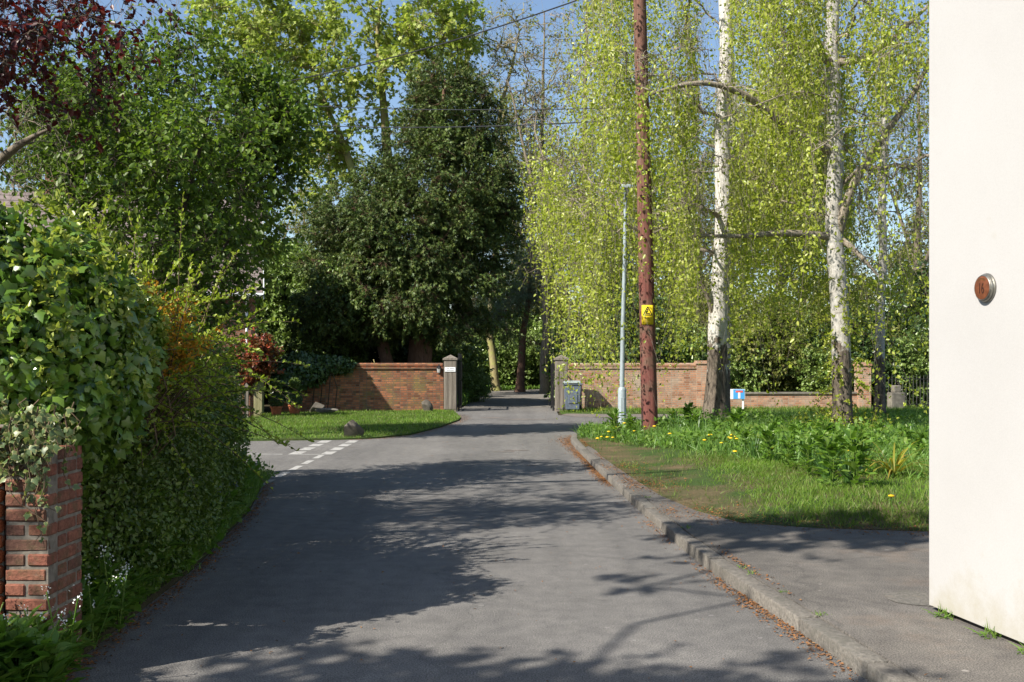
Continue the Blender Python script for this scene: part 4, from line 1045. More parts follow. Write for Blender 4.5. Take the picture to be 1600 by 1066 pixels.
#@SPLIT
# ================================================================== TREES AND PLANTS
# ---------------------------------------------------------------- weeping birches
hem_x = np.array([700, 770, 800, 830, 865, 890, 930, 965, 1000, 1050, 1090, 1150, 1250, 1300, 1345, 1400, 1460, 1600])
hem_y = np.array([250, 300, 350, 470, 600, 640, 610, 580, 560, 540, 545, 580, 600, 610, 585, 600, 610, 610])
ledge_y = np.array([-400, 0, 160, 230, 275, 330, 420, 500, 640]); ledge_x = np.array([925, 905, 880, 845, 800, 800, 840, 862, 864])   # outline of the crown on the drive side
def birch(label, base, lean, h, r, endbox, nlimb, nstr, seed, extra=(), bark='birch_bark'):
    """trunk, arching limbs and hanging leafy strands"""
    x, y = base; r_ = np.random.default_rng(seed)
    root = empty('weeping_birch', label, 'tree', (x, y, VZ + .05))
    T = polyline([(x, y, VZ - .1, r), (x + lean * .25, y, 1.6, r * .88), (x + lean * .9, y, 4.5, r * .76), (x + lean, y, 8.5, r * .62), (x + lean, y, h, r * .10)], .3, .05, seed)
    Q = []
    (x0, x1), (y0, y1), (z0, z1) = endbox
    while len(Q) < nlimb:
        q = np.array((r_.uniform(x0, x1), r_.uniform(y0, y1), r_.uniform(z0, z1)))
        if np.hypot((q[0] - (x0 + x1) / 2) / ((x1 - x0) / 2), (q[1] - (y0 + y1) / 2) / ((y1 - y0) / 2)) < 1.05: Q.append(q)
    Q = np.array(Q)
    P, R, X = grow([T], Q, .008, .5, .12, .22, .05, 6, 1.4)
    g = Geo(); trunk_geo(g, T, 20, .55, .10, seed)
    v, f = tubes(P, R, 6); gl = Geo(); gl.add(v, f)
    for e in extra:
        E = polyline(e, .2, .12, seed + 5); v, f = tubes(E[None, :, :3], E[None, :, 3], 8); gl.add(v, f)
        P = np.concatenate((P, np.stack([E[np.linspace(len(E) // 3, len(E) - 1, 7).astype(int), :3]] * 3)))
    g.build('trunk', M[bark], root, smooth=True)
    # strands
    lg = Geo(); per = max(1, nstr // len(P)) + 1
    k = np.repeat(np.arange(len(P)), per); tt = r_.uniform(.15, 1, len(k)) * (P.shape[1] - 1.001); i = tt.astype(int); fr = (tt - i)[:, None]
    S = P[k, i] * (1 - fr) + P[k, i + 1] * fr
    side = rnd(len(S)) * np.array((.6, .6, .25)) * r_.uniform(.1, 1.0, (len(S), 1))
    A = S + side
    v, f = tubes(np.stack((S, S + side * .5 + UP * .05, A), 1), np.tile(np.array((.006, .004, .0025)), (len(S), 1)), 3); gl.add(v, f)
    px = 800 + A[:, 0] / A[:, 1] * F
    hz = EYE - (np.interp(px, hem_x, hem_y) + r_.normal(size=len(A)) * 45 - HORIZON) / F * A[:, 1]
    L = np.minimum(A[:, 2] - hz, r_.uniform(.7, 3.6, len(A)) * np.where(px < 970, 1.9, 1.0)); ok = L > .35; A, L, px = A[ok], L[ok], px[ok]
    wind = rnd(len(A)) * np.array((.34, .34, 0)) + np.array((.05, .03, 0)); K = 7; t = np.linspace(0, 1, K)[None, :, None]
    SP = A[:, None] - UP * (L[:, None, None] * t) + wind[:, None] * L[:, None, None] * t ** 1.5 + rng.normal(size=(len(A), K, 3)) * np.array((.045, .045, .02)) * np.minimum(1, t * 4)
    mid = SP[:, 3]; cut = (sinoise(mid * np.array((1, 1, .8)), .95, 90) >  np.where(px < 960, .42, .22) + .3 * r_.random(len(A))) & (r_.random(len(A)) < .92)
    for (tx, ty, pr) in ((b1[0], b1[1], .8), (b2[0], b2[1], .6)):
        ax_ = (mid[:, 0] - tx) * -.8 + (mid[:, 1] - ty) * -.6; pe = np.abs((mid[:, 0] - tx) * .6 - (mid[:, 1] - ty) * .8)
        pv = np.abs(mid[:, 0] / mid[:, 1] - tx / ty) * ty
        cut |= (((ax_ > 0) & (pe < .34)) | ((pv < .30) & (mid[:, 1] < ty + .3))) & (r_.random(len(A)) < pr)
    pv = np.abs(mid[:, 0] / mid[:, 1] - pb[0] / pb[1]) * pb[1]; cut |= (pv < .25) & (mid[:, 1] < pb[1]) & (r_.random(len(A)) < .5)
    mx_ = 800 + mid[:, 0] / mid[:, 1] * F; my_ = HORIZON - (mid[:, 2] - EYE) / mid[:, 1] * F
    cut |= mx_ < np.interp(my_, ledge_y, ledge_x) + 6 + r_.normal(size=len(A)) * 12
    ex_ = 800 + SP[:, -1, 0] / SP[:, -1, 1] * F; ey_ = HORIZON - (SP[:, -1, 2] - EYE) / SP[:, -1, 1] * F; cut |= ex_ < np.interp(ey_, ledge_y, ledge_x) - 14
    A, L, SP = A[~cut], L[~cut], SP[~cut]
    v, f = tubes(SP, np.tile(np.linspace(.0026, .0012, K), (len(A), 1)), 3); gl.add(v, f)
    gl.build('limbs', M['birch_limb'], root, smooth=True)
    nl = 52; tl = np.sort(r_.uniform(0, 1, (len(A), nl)), 1) * (K - 1.001); ii = tl.astype(int); ff = (tl - ii)[..., None]; a = np.arange(len(A))[:, None]
    LP = (SP[a, ii] * (1 - ff) + SP[a, ii + 1] * ff); use = r_.random((len(A), nl)) < np.clip(L / 2.3, .15, 1)[:, None]
    LP = LP[use]; LP = LP + rng.normal(size=LP.shape) * np.array((.085, .085, .06))
    lx_ = 800 + LP[:, 0] / LP[:, 1] * F; ly_ = HORIZON - (LP[:, 2] - EYE) / LP[:, 1] * F
    drop = (sinoise(LP * np.array((1, 1, .55)), 1.5, 40) > .32 + .45 * r_.random(len(LP))) & (r_.random(len(LP)) < .85)
    drop |= lx_ < np.interp(ly_, ledge_y, ledge_x) - 12 + r_.normal(size=len(LP)) * 14
    drop |= (lx_ > 1335) & (ly_ < 430) & (sinoise(LP * np.array((1, 1, .6)), 1.3, 44) > -.30) & (r_.random(len(LP)) < .85)
    drop |= (np.abs(lx_ - (1001 + ly_ * .02)) < 20) & (LP[:, 1] < pb[1] + .2) & ((ly_ < 130) | (ly_ > 440)) & (r_.random(len(LP)) < .88)
    drop |= (np.abs(lx_ - 1116) < 24) & (LP[:, 1] < D1) & (r_.random(len(LP)) < .80)
    drop |= (np.abs(lx_ - 1306) < 22) & (LP[:, 1] < D2) & (r_.random(len(LP)) < .6)
    drop |= (np.abs(lx_ - 974) < 9) & (LP[:, 1] < ly + .1) & (ly_ > 400) & (r_.random(len(LP)) < .6)
    for (tx, ty, pr) in ((b1[0], b1[1], .8), (b2[0], b2[1], .6)):       # thin curtain on the sunny side of the two big stems
        ax_ = (LP[:, 0] - tx) * -.8 + (LP[:, 1] - ty) * -.6; pe = np.abs((LP[:, 0] - tx) * .6 - (LP[:, 1] - ty) * .8)
        drop |= (ax_ > 0) & (pe < .34) & (r_.random(len(LP)) < pr)
    LP = LP[~drop]
    d = unit(rng.normal(size=LP.shape) * .8 - UP * .75); nn = unit(rng.normal(size=LP.shape) + np.array((-.25, -.45, .2)))
    leaves(lg, LP, d, nn, .070 * r_.uniform(.55, 1.35, len(LP)), 'ovate')
    lg.build('crown', M['birch_leaf'], root)
b1 = ground(1117, 668, .15); b2 = ground(1319, 686, .15); D1 = b1[1]; D2 = b2[1]
birch('large white-barked weeping birch with a rough dark base, left of the two', (b1[0], b1[1]), .22, 15.5, .27, ((-.5, 8.2), (16.9, 26), (4.0, 12.0)), 150, 3600, 5,
      extra=[[(b1[0] + .1, b1[1], 5.0, .07), (b1[0] - .7, b1[1] - 1, 5.1, .05), (b1[0] - 1.5, b1[1] - 1.6, 4.8, .03)], [(b1[0], b1[1], 2.6, .06), (b1[0] - .35, b1[1] - .25, 3.3, .05), (b1[0] - .75, b1[1] - .5, 4.2, .02)]])
def limb(*p): return [(*at(x, y, D2 - dy), r) for x, y, dy, r in p]
e1 = limb((1302, 240, 0, .09), (1235, 200, .5, .08), (1165, 150, 1.0, .065), (1100, 125, 1.4, .05), (1040, 140, 1.7, .032), (1015, 150, 1.9, .018))
e2 = limb((1303, 100, 0, .085), (1255, 75, .5, .06), (1215, 42, .8, .03))
e3 = limb((1303, 98, 0, .09), (1345, 100, .2, .065), (1385, 75, .5, .05), (1452, 5, .9, .03))
e4 = limb((1308, 372, 0, .10), (1330, 300, .3, .085), (1385, 200, .5, .065), (1445, 115, .7, .045), (1480, 40, .9, .03))
e5 = limb((1303, 370, 0, .08), (1225, 363, .4, .065), (1160, 370, .7, .045), (1080, 368, .9, .02))
e6 = limb((1312, 372, 0, .065), (1350, 400, .4, .045), (1375, 430, .6, .02))
birch('weeping birch with mottled grey bark and forked limbs, right of the two', (b2[0], b2[1]), -.22, 14.0, .205, ((2.6, 9.6), (15.6, 23), (4.0, 11.0)), 95, 1800, 9, extra=[e1, e2, e3, e4, e5, e6], bark='birch_bark_grey')
# leafy shoots sprouting from the lower stem of the mottled birch
g = Geo(); st = Geo(); m = 150; zz = rng.uniform(.15, 3.2, m) ** 1.0; a = rng.uniform(0, 6.28, m); A = np.column_stack((b2[0] - .01 + np.cos(a) * .19, b2[1] + np.sin(a) * .19, zz + .1))
D = unit(np.column_stack((np.cos(a), np.sin(a), rng.uniform(-.6, .5, m)))); shoots(st, g, A, D, rng.uniform(.15, .6, m), 5, 16, .062, 'ovate', .5, .004)
m = 90; A = np.column_stack((b2[0] + rng.normal(size=m) * .42, b2[1] + rng.normal(size=m) * .3 - .1, np.full(m, .15))); D = unit(UP + rng.normal(size=(m, 3)) * .35); shoots(st, g, A, D, rng.uniform(.3, .9, m), 6, 18, .06, 'ovate', .2, .004)
sh_ = empty('birch_suckers', 'tangle of leafy shoots round the foot of the mottled birch', 'plant', (b2[0], b2[1], .2)); g.build('leaf', M['birch_leaf'], sh_)['kind'] = 'stuff'; st.build('stem', M['twig'], sh_)['kind'] = 'stuff'
b3 = (5.62, 26.6)
birch('slim birch stem close behind the large white birch', b3, .25, 11, .16, ((4.5, 9.5), (25.5, 30), (5, 10)), 26, 260, 21, bark='birch_bark_grey')
birch('thin dark-stemmed birch beside the white house, behind the mottled one', (9.3, 25.2), .1, 10.5, .13, ((7.2, 11.5), (23, 28), (4, 9.5)), 34, 420, 27, bark='birch_bark_grey')

# ---------------------------------------------------------------- yew and its neighbours behind the garden wall
make_tree('yew_tree', 'dark evergreen yew towering over the garden wall', 'tree', (-3.6, 37.5, 0),
          [[(-3.6, 37.5, -.1, .5), (-3.4, 37.5, 3, .42), (-2.9, 37.4, 7, .3), (-2.5, 37.3, 12.2, .05)], [(-4.2, 37.3, -.1, .3), (-5.0, 37, 3, .2), (-5.6, 36.8, 5.5, .06)]],
          [(-2.35, 37.2, 10.9, 1.7, 1.7, 1.9), (-3.0, 37.2, 8.6, 2.5, 2.1, 2.0), (-3.7, 37.0, 6.6, 3.3, 2.5, 2.1), (-4.9, 36.6, 4.3, 2.9, 2.2, 1.9), (-2.7, 36.8, 4.4, 2.3, 2.0, 2.0), (-6.0, 37.2, 5.2, 1.4, 1.5, 1.8), (-1.2, 37.4, 7.2, 1.2, 1.5, 1.6), (-5.2, 36.9, 6.6, 2.0, 1.8, 1.6)],
          900, 7, .55, 17, .155, 'spray', M['yew_leaf'], M['bark_red'], droop=.45, outw=.9, shell=(.5, 1.05), lump=.42, freq=1.6, grav=.45, clump=.45, seed=3, spread=.7, noise_=.05)
make_tree('laurel_shrub', 'pale sunlit laurel behind the left end of the mossy wall', 'shrub', (-8.0, 38.6, 0), [[(-8.0, 38.6, -.1, .12), (-8.0, 38.5, 2.0, .09), (-7.8, 38.4, 4.6, .03)], [(-7.0, 38.6, -.1, .1), (-6.8, 38.4, 3.4, .03)]],
          [(-8.2, 38.0, 4.3, 1.5, 1.1, 1.5), (-6.8, 36.4, 3.6, 1.3, 1.0, 1.4), (-9.4, 38.4, 4.6, 1.3, 1, 1.4), (-7.4, 38, 2.2, 2, 1, 1.2)], 240, 7, .4, 9, .14, 'ovate', M['laurel_leaf'], M['bark_dark'], shell=(.6, 1.05), seed=5, sides=8)
g = Geo(); iv = empty('ivy_mound', 'dark glossy ivy heaped over the left end of the mossy wall', 'ivy', (-6.6, 32.8, 1.4))
leaf_shell(g, [(-7.0, 32.8, 1.35, .9, .5, .55), (-6.0, 33.0, 1.55, .9, .45, .30), (-7.4, 32.6, .95, .5, .45, .5)], 5200, .12, 'ivy', hang=.8, shell=(.5, 1.05), lump=.3)
g.build('foliage', M['dark_leaf'], iv, edge=True)
vs = BM(); 
for k in range(8): x = -7.6 + k * .25; vs.tube([(x, 32.9, .1), (x + .1, 32.75, .8), (x + random.uniform(-.2, .3), 32.75, 1.5)], .02, 5)
vs.build('stem', M['bark_dark'], iv)

make_tree('maple_tree', 'tall maple with bright yellow-green new leaves left of the yew', 'tree', (-6.2, 46, 0),
          [[(-6.2, 46, -.1, .42), (-6.0, 46, 6, .34), (-5.6, 46, 10, .26), (-6.2, 46, 16, .12), (-6.0, 46, 20, .04)], [(-5.9, 46, 6, .22), (-7.5, 45.6, 11, .16), (-9.5, 45.2, 16, .05)], [(-5.7, 46, 8.5, .2), (-3.9, 46, 12.5, .14), (-2.8, 46, 18, .05)]],
          [(-6.5, 45, 16.5, 3.6, 3, 4.0), (-10.2, 45, 14.6, 3.0, 3, 3.4), (-3.6, 45.6, 16.0, 2.8, 3, 3.8), (-8.4, 45, 11.2, 2.6, 2.4, 2.2), (-11.6, 44.5, 17.5, 2.5, 2.5, 2.5)], 240, 7, .8, 7, .21, 'maple', M['maple_leaf'], M['bark_olive'], tip=.016, seed=8, shell=(.3, 1.0), lump=.3, freq=.9, clump=.55, twig_r=.008, leaf_frac=.85)
make_tree('maple_tree', 'second pale maple showing bare limbs above the yew top', 'tree', (-2.2, 49, 0),
          [[(-2.2, 49, -.1, .4), (-2.6, 49, 7, .32), (-2.8, 49, 11, .22), (-2.0, 49, 19, .05)], [(-2.6, 49, 8, .2), (-.8, 49, 13, .12), (.4, 49, 18, .04)]],
          [(-2.4, 48.5, 16.5, 3.0, 3, 4.5), (.6, 48.5, 16, 2.6, 3, 4)], 150, 5, .7, 3, .14, 'maple', M['wood_leaf'], M['bark_olive'], tip=.016, seed=14, lump=.3, freq=.9, clump=.6, twig_r=.006, leaf_frac=.22)

# ---------------------------------------------------------------- trees along the drive
make_tree('oak_tree', 'forked drive-side tree with mossy sunlit trunk, in the gateway view', 'tree', (-1.0, 57, 0), [[(-.9, 57, -.1, .24), (-1.3, 57, 3.4, .20), (-1.0, 57, 6.5, .19), (-.9, 57, 11, .16), (-.4, 57, 17, .04)], [(-1.1, 57, 5.4, .15), (-2.4, 57, 8, .1), (-3.4, 57, 12, .03)], [(-1.0, 57, 5.6, .14), (.2, 57, 7.6, .1), (1.2, 57, 12, .03)]],
          [(-.6, 56.5, 13, 3.2, 3, 4), (-2.6, 56.5, 10, 2, 2, 2.5), (1.6, 56.5, 10.5, 2, 2, 2.4)], 190, 6, .7, 5, .18, 'ovate', M['wood_leaf'], M['bark_olive'], tip=.014, seed=19, clump=.6, twig_r=.006, leaf_frac=.8)
make_tree('pine_tree', 'blue-green pine with a reddish trunk beside the drive', 'tree', (.55, 55, 0), [[(.45, 55, -.1, .24), (.5, 55, 2.6, .2), (.9, 55, 4.6, .16), (1.0, 55, 8.5, .05)]],
          [(.2, 54.3, 5.2, 2.2, 1.6, 1.0), (1.2, 54.4, 7.2, 1.7, 1.5, 1.3), (-1.1, 54.3, 4.1, 1.2, 1.1, .6), (2.6, 54.0, 2.8, .8, .8, .6)], 130, 8, .55, 16, .30, 'needle', M['pine_leaf'], M['bark_red'], tip=.012, seed=23, droop=.05, shell=(.3, 1), grav=.3, spread=.6, clump=.4)
def young(label, x, y, h, seed, lm=M['wood_leaf'], bm_=M['bark_grey'], r=.2, sp=1.0, group=None, ls=.16, nq=150, lf=.8, name='woodland_tree', nl=5, lo=.45):
    w = h * .2 * sp
    make_tree(name, label, 'tree', (x, y, 0), [[(x, y, -.1, r), (x + .1, y, h * .3, r * .8), (x - .15, y, h * .6, r * .5), (x, y, h, .03)], [(x + .05, y, h * .35, r * .5), (x + w * .6, y + .3, h * .62, r * .3), (x + w, y, h * .85, .03)], [(x, y, h * .3, r * .5), (x - w * .7, y - .3, h * .55, r * .3), (x - w, y, h * .8, .03)]],
              [(x, y, h * .75, w, w, h * .25), (x + w * .6, y, h * .6, w * .9, w, h * .2), (x - w * .6, y, h * lo, w, w, h * .2)], nq, 6, .6, nl, ls, 'ovate', lm, bm_, tip=.014, seed=seed, clump=.6, twig_r=.006, leaf_frac=lf, group=group)
    return bpy.context.scene.objects[-1]

# bare-limbed woodland trees behind the gateway and the birches
W = [(3.6, 46, 19, 31, .30), (1.9, 52, 21, 33, .26), (6.0, 50, 17, 37, .28), (-14, 55, 18, 43, .3)]
young('leaning woodland tree with greyish bark just right of the drive gap', 3.4, 45, 18, 31, r=.27, lf=.5, nl=4)
young('tall thin-leaved woodland tree behind the gap above the drive', 1.7, 52, 20, 33, r=.25, lf=.45, nl=4)
protos = []
for i, (h, sd, lf, nq) in enumerate(((15, 51, .75, 170), (12, 57, .9, 170), (17, 63, .5, 190))):
    before = set(scene.objects)
    young('sparse spring woodland tree far behind the garden walls', 200 + i * 20, 80, h, sd, r=.22, lf=lf, nq=nq, group='woodland trees behind the walls', lo=.35)
    protos.append([o for o in scene.objects if o not in before and o.parent is None][0])
spots = [(-26, 60, 0), (-20, 52, 1), (-17, 66, 2), (-11, 60, 0), (-6.5, 68, 1), (-3.2, 66, 2), (3.5, 70, 0), (6.6, 62, 1), (9.5, 55, 2), (7.5, 47, 1), (12, 64, 0), (13.5, 50, 2), (17, 58, 1), (22, 54, 2), (27, 62, 1), (25, 48, 0), (33, 60, 2), (38, 70, 1), (-33, 66, 2), (-40, 58, 1), (21.5, 40, 2), (0.8, 74, 1)]
used = [0, 0, 0]
for (x, y, k) in spots:
    o = protos[k] if not used[k] else copy_tree(protos[k]); used[k] = 1
    o.location = (x, y, 0); o.rotation_euler = (0, 0, random.uniform(0, 6.28)); s_ = random.uniform(.85, 1.15); o.scale = (s_, s_, s_ * random.uniform(.9, 1.1))

# shrubs that close the view behind the walls
def shrub(label, x, y, w, h, seed, lm, n=110, ls=.12, group=None, kind='ovate', tw=6, nl=9):
    before = set(scene.objects)
    make_tree('shrub', label, 'shrub', (x, y, 0), [[(x, y, -.1, .09), (x + .1, y, h * .4, .06), (x, y, h * .8, .02)], [(x - .3, y + .1, -.1, .07), (x - w * .4, y, h * .5, .02)], [(x + .3, y, -.1, .07), (x + w * .45, y, h * .5, .02)]],
              [(x, y, h * .55, w * .75, w * .6, h * .47), (x - w * .5, y, h * .42, w * .55, w * .5, h * .38), (x + w * .5, y + .1, h * .4, w * .55, w * .5, h * .38)], n, tw, .4, nl, ls, kind, lm, M['bark_dark'], seed=seed, shell=(.45, 1.05), lump=.28, clump=.4, group=group, sides=7)
    return [o for o in scene.objects if o not in before and o.parent is None][0]
sp = [shrub('dark evergreen shrub in the undergrowth behind the walls', 300, 80, 1.6, 3.2, 71, M['dark_leaf'], 150, .15, 'dark shrubs behind the walls'),
      shrub('mid-green leafy shrub in the undergrowth behind the walls', 320, 80, 1.5, 2.6, 73, M['laurel_leaf'], 140, .13, 'mid-green shrubs behind the walls'),
      shrub('olive shrub with small new leaves behind the walls', 340, 80, 1.7, 3.6, 75, M['wood_leaf'], 130, .12, 'olive shrubs behind the walls')]
ss = [(3.0, 37, 1, .9), (4.4, 37.2, 0, 1.15), (6.2, 37.4, 1, 1.1), (8.0, 38, 1, 1.0), (9.8, 38.4, 2, 1.1), (11.6, 38, 1, .9), (13.4, 38.6, 0, 1.1), (15.4, 38, 1, 1.0), (17.4, 38.5, 0, 1.2), (19.6, 39, 2, 1.1),
      (3.6, 41, 1, 1.3), (5.8, 42, 1, 1.5), (8.6, 43, 2, 1.3), (11.5, 43, 1, 1.5), (14.5, 44, 2, 1.3), (18, 44, 0, 1.5), (22, 43, 1, 1.5), (26, 44, 0, 1.7),
      (-1.9, 41, 1, .6), (-3.0, 42, 1, 1.2), (-3.2, 46.5, 1, 1.0), (-4.4, 51, 1, 1.1), (-4.0, 56, 1, 1.2), (-2.4, 61.5, 1, 1.3), (-.4, 62.5, 1, 1.2), (1.2, 63, 1, 1.2), (3.2, 64.5, 1, 1.7), (4.6, 51, 1, 1.1), (4.4, 46.5, 1, 1.0), (6.4, 57, 0, 1.6), (-6.6, 63, 0, 1.9), (8.2, 68, 0, 1.8), (2.6, 70, 2, 1.9), (-2.6, 70, 1, 2.4), (.2, 66, 1, 1.7),
      (-8.5, 40, 0, 1.5), (-10.5, 42, 1, 1.6), (-6.4, 41, 0, 1.5), (-13.5, 40, 0, 1.7), (-17, 43, 1, 1.8), (-21, 42, 0, 2.0), (-26, 46, 0, 2.2), (-32, 48, 1, 2.4), (31, 50, 0, 2.2), (37, 54, 1, 2.4)]
used = [0, 0, 0]
for (x, y, k, s_) in ss:
    o = sp[k] if not used[k] else copy_tree(sp[k]); used[k] = 1
    o.location = (x, y, 0); o.rotation_euler = (0, 0, random.uniform(0, 6.28)); o.scale = (s_, s_, s_ * random.uniform(.9, 1.15))

# ---------------------------------------------------------------- the left side of the street
make_tree('hazel_tree', 'leafy green tree leaning over the side road, left of the yew', 'tree', (-4.3, 16.9, 0) if False else (-4.9, 12.6, 0),
          [[(-4.9, 12.6, -.1, .09), (-4.7, 12.5, 1.6, .075), (-4.2, 12.3, 3.2, .05), (-3.7, 12.2, 4.8, .015)], [(-5.1, 12.7, -.1, .08), (-5.3, 12.7, 2.2, .06), (-5.5, 12.6, 4.9, .015)], [(-4.7, 12.5, -.1, .06), (-4.2, 12.2, 1.8, .045), (-3.4, 12.0, 3.2, .012)]],
          [(-4.6, 12.2, 4.0, 1.25, 1.1, 1.3), (-3.95, 12.1, 3.6, .95, 1.0, 1.1), (-5.3, 12.3, 4.6, 1.0, 1.0, 1.0), (-4.5, 11.9, 2.7, 1.2, .9, .9), (-3.85, 12.3, 2.5, .65, .7, .8)], 195, 6, .36, 8, .08, 'ovate', M['green_leaf'], M['bark_dark'], tip=.0035, seed=41, shell=(.3, 1.08), lump=.32, freq=1.8, clump=.3, twig_r=.0025, sides=8)
make_tree('elder_tree', 'taller green tree behind the hedge in front of the roof', 'tree', (-7.6, 20.5, 0),
          [[(-7.6, 20.5, -.1, .14), (-7.4, 20.4, 2.5, .11), (-7.0, 20.3, 5.0, .07), (-6.8, 20.2, 8.2, .02)], [(-7.5, 20.5, .8, .1), (-6.4, 20.2, 3.5, .07), (-5.6, 20.0, 5.6, .02)], [(-7.7, 20.5, .8, .1), (-8.9, 20.6, 3.8, .06), (-9.4, 20.6, 6.4, .02)]],
          [(-7.0, 20.0, 6.6, 1.6, 1.4, 1.7), (-5.7, 20.0, 5.0, 1.3, 1.2, 1.5), (-8.7, 20.2, 6.3, 1.3, 1.3, 1.2), (-5.0, 20.0, 6.5, .9, .9, 1.0)], 250, 7, .5, 8, .12, 'ovate', M['green_leaf'], M['bark_dark'], tip=.005, seed=43, lump=.32, clump=.4, twig_r=.0035)
make_tree('photinia', 'shrub with red young leaf tips by the picket fence', 'shrub', (-7.9, 29.4, 0), [[(-7.9, 29.4, -.1, .05), (-7.8, 29.4, 1.2, .03), (-7.7, 29.4, 2, .01)]],
          [(-7.6, 29.4, 1.75, .62, .5, .5), (-7.9, 29.4, 1.3, .5, .4, .4)], 60, 7, .22, 9, .12, 'ovate', M['photinia_leaf'], M['bark_dark'], seed=47, sides=7)
# purple plum hanging in from the upper left
make_tree('purple_plum', 'purple-leaved plum tree reaching in at the upper left corner', 'tree', (-5.6, 7.6, 0),
          [[(-5.6, 7.6, -.1, .13), (-5.5, 7.6, 1.6, .11), (-5.1, 7.7, 3.2, .08), (-4.3, 7.9, 4.6, .045), (-3.6, 8.0, 5.4, .015)], [(-5.5, 7.6, 1.4, .09), (-6.0, 7.4, 3.4, .06), (-6.2, 7.2, 5.6, .015)], [(-5.4, 7.6, 2.2, .07), (-4.7, 7.3, 3.2, .045), (-3.7, 7.2, 3.75, .012)]],
          [(-4.6, 7.8, 4.2, 1.0, 1.0, .9), (-3.5, 7.9, 4.3, .9, .8, .7), (-5.6, 7.4, 4.8, 1.1, 1.1, .9), (-4.6, 7.3, 3.5, .7, .8, .55), (-5.2, 7.6, 5.6, 1.3, 1.2, .7)], 210, 6, .30, 7, .062, 'ovate', M['plum_leaf'], M['bark_dark'], tip=.0042, seed=61, shell=(.2, 1.05), lump=.3, freq=2, clump=.25, noise_=.11, twig_r=.0028, leaf_frac=.58, sides=10)
# bare weeping branches above the plum
def bare_tree():
    root = empty('bare_weeping_tree', 'leafless pale tree with twisted drooping twigs above the plum', 'tree', (-6.6, 10.2, 0))
    T = [polyline([(-6.6, 10.2, -.1, .13), (-6.3, 10.2, 2.4, .11), (-5.6, 10.0, 4.6, .08), (-4.6, 9.7, 6.0, .05), (-3.2, 9.4, 6.2, .015)], .3, .1, 3), polyline([(-6.2, 10.2, 2.6, .07), (-5.6, 10, 3.25, .055), (-5.0, 9.8, 3.75, .045), (-4.4, 9.6, 3.9, .012)], .2, .14, 5)]
    Q = np.concatenate((blob_points([(-5.2, 9.9, 3.9, .9, .8, .6)], 45), blob_points([(-3.9, 9.5, 5.6, 1.1, .9, .5), (-5.2, 9.7, 5.5, 1.2, .9, .6)], 90)))
    P, R, X = grow(T, Q, .0034, .5, .3, .12, .13)
    g = Geo()
    for i, t in enumerate(T): trunk_geo(g, t, 10, .3, .06, i)
    v, f = tubes(P, R, 5); g.add(v, f)
    g.build('trunk', M['bark_grey'], root, smooth=True)
    g = Geo(); E = np.repeat(P[:, -1], 3, 0); m = len(E); K = 7; t = np.linspace(0, 1, K)[None, :, None]
    L = rng.uniform(.25, .75, m); D = rnd(m) * np.array((.7, .7, .2)); S = E[:, None] + D[:, None] * (L[:, None, None] * t) - UP * (L[:, None, None] * t ** 2 * .9) + rng.normal(size=(m, K, 3)) * .03 * np.minimum(1, 3 * t)
    v, f = tubes(S, np.tile(np.linspace(.0028, .0013, K), (m, 1)), 3); g.add(v, f); g.build('crown', M['twig_pale'], root)
bare_tree()

# big ivy bush on top of the near brick wall
iv = empty('ivy_bush', 'large glossy green ivy bush on top of the near brick wall', 'ivy', (-2.95, 5.7, 1.3))
IB = [(-2.95, 5.75, 1.78, .78, .60, .72), (-3.5, 5.7, 1.9, .8, .6, .72), (-2.62, 5.75, 1.55, .52, .5, .52), (-2.9, 6.4, 1.7, .7, .7, .7), (-2.5, 5.55, 1.42, .30, .3, .28)]
g = Geo(); leaf_shell(g, IB, 17000, .068, 'ivy', 0, hang=.75, facing=1.1, shell=(.55, 1.03), lump=.20, freq=3.2, seed=7, jit=.5)
g.build('foliage', M['ivy_leaf'], iv, edge=True)
P = blob_points(IB, 2200, (.93, 1.06), .2, 3.2, 7); P = P[rng.random(len(P)) < np.clip((P[:, 2] - 1.2) / 1.0, .06, 1)]
g = Geo(); lg = Geo(); D = unit(rnd(len(P)) * .7 + UP * .9 + np.array((.2, -.4, 0)))
shoots(g, lg, P, D, rng.uniform(.06, .20, len(P)), 4, 7, .04, 'ovate', .1, .003)
lg.build('new_shoots', M['ivy_shoot'], iv)
for i, (x, y) in enumerate(((-2.9, 5.5), (-3.3, 5.5), (-2.6, 5.6), (-2.5, 5.45))):
    pts = [(x, y, .1), (x + .05, y - .03, .8), (x - .05, y, 1.3), (x + .1, y + .1, 1.9)]; bb = BM(); bb.tube(pts, [.03, .025, .022, .012], 7); bb.build('stem', M['bark_dark'], iv)
vi = empty('variegated_ivy', 'cream-edged variegated ivy trailing down the brick pier', 'ivy', (-2.42, 5.3, 1.2))
g = Geo(); st = Geo()
m = 34; A = np.column_stack((rng.uniform(-2.66, -2.30, m), rng.uniform(4.98, 5.35, m), rng.uniform(1.22, 1.48, m))); A[:, 1] = np.where(A[:, 0] > -2.35, A[:, 1], 5.02)
K = 6; t = np.linspace(0, 1, K)[None, :, None]; L = rng.uniform(.10, .55, m) * np.clip((A[:, 0] + 2.72) / .3, .2, 1); S = A[:, None] - UP * (L[:, None, None] * t) + rng.normal(size=(m, K, 3)) * np.array((.03, .012, .01)) * np.minimum(1, 3 * t)
S[:, :, 0] = np.where((S[:, :, 1] > 5.06) & (S[:, :, 0] < -2.33), -2.335, S[:, :, 0])
v, f = tubes(S, np.tile(np.linspace(.004, .002, K), (m, 1)), 4); st.add(v, f)
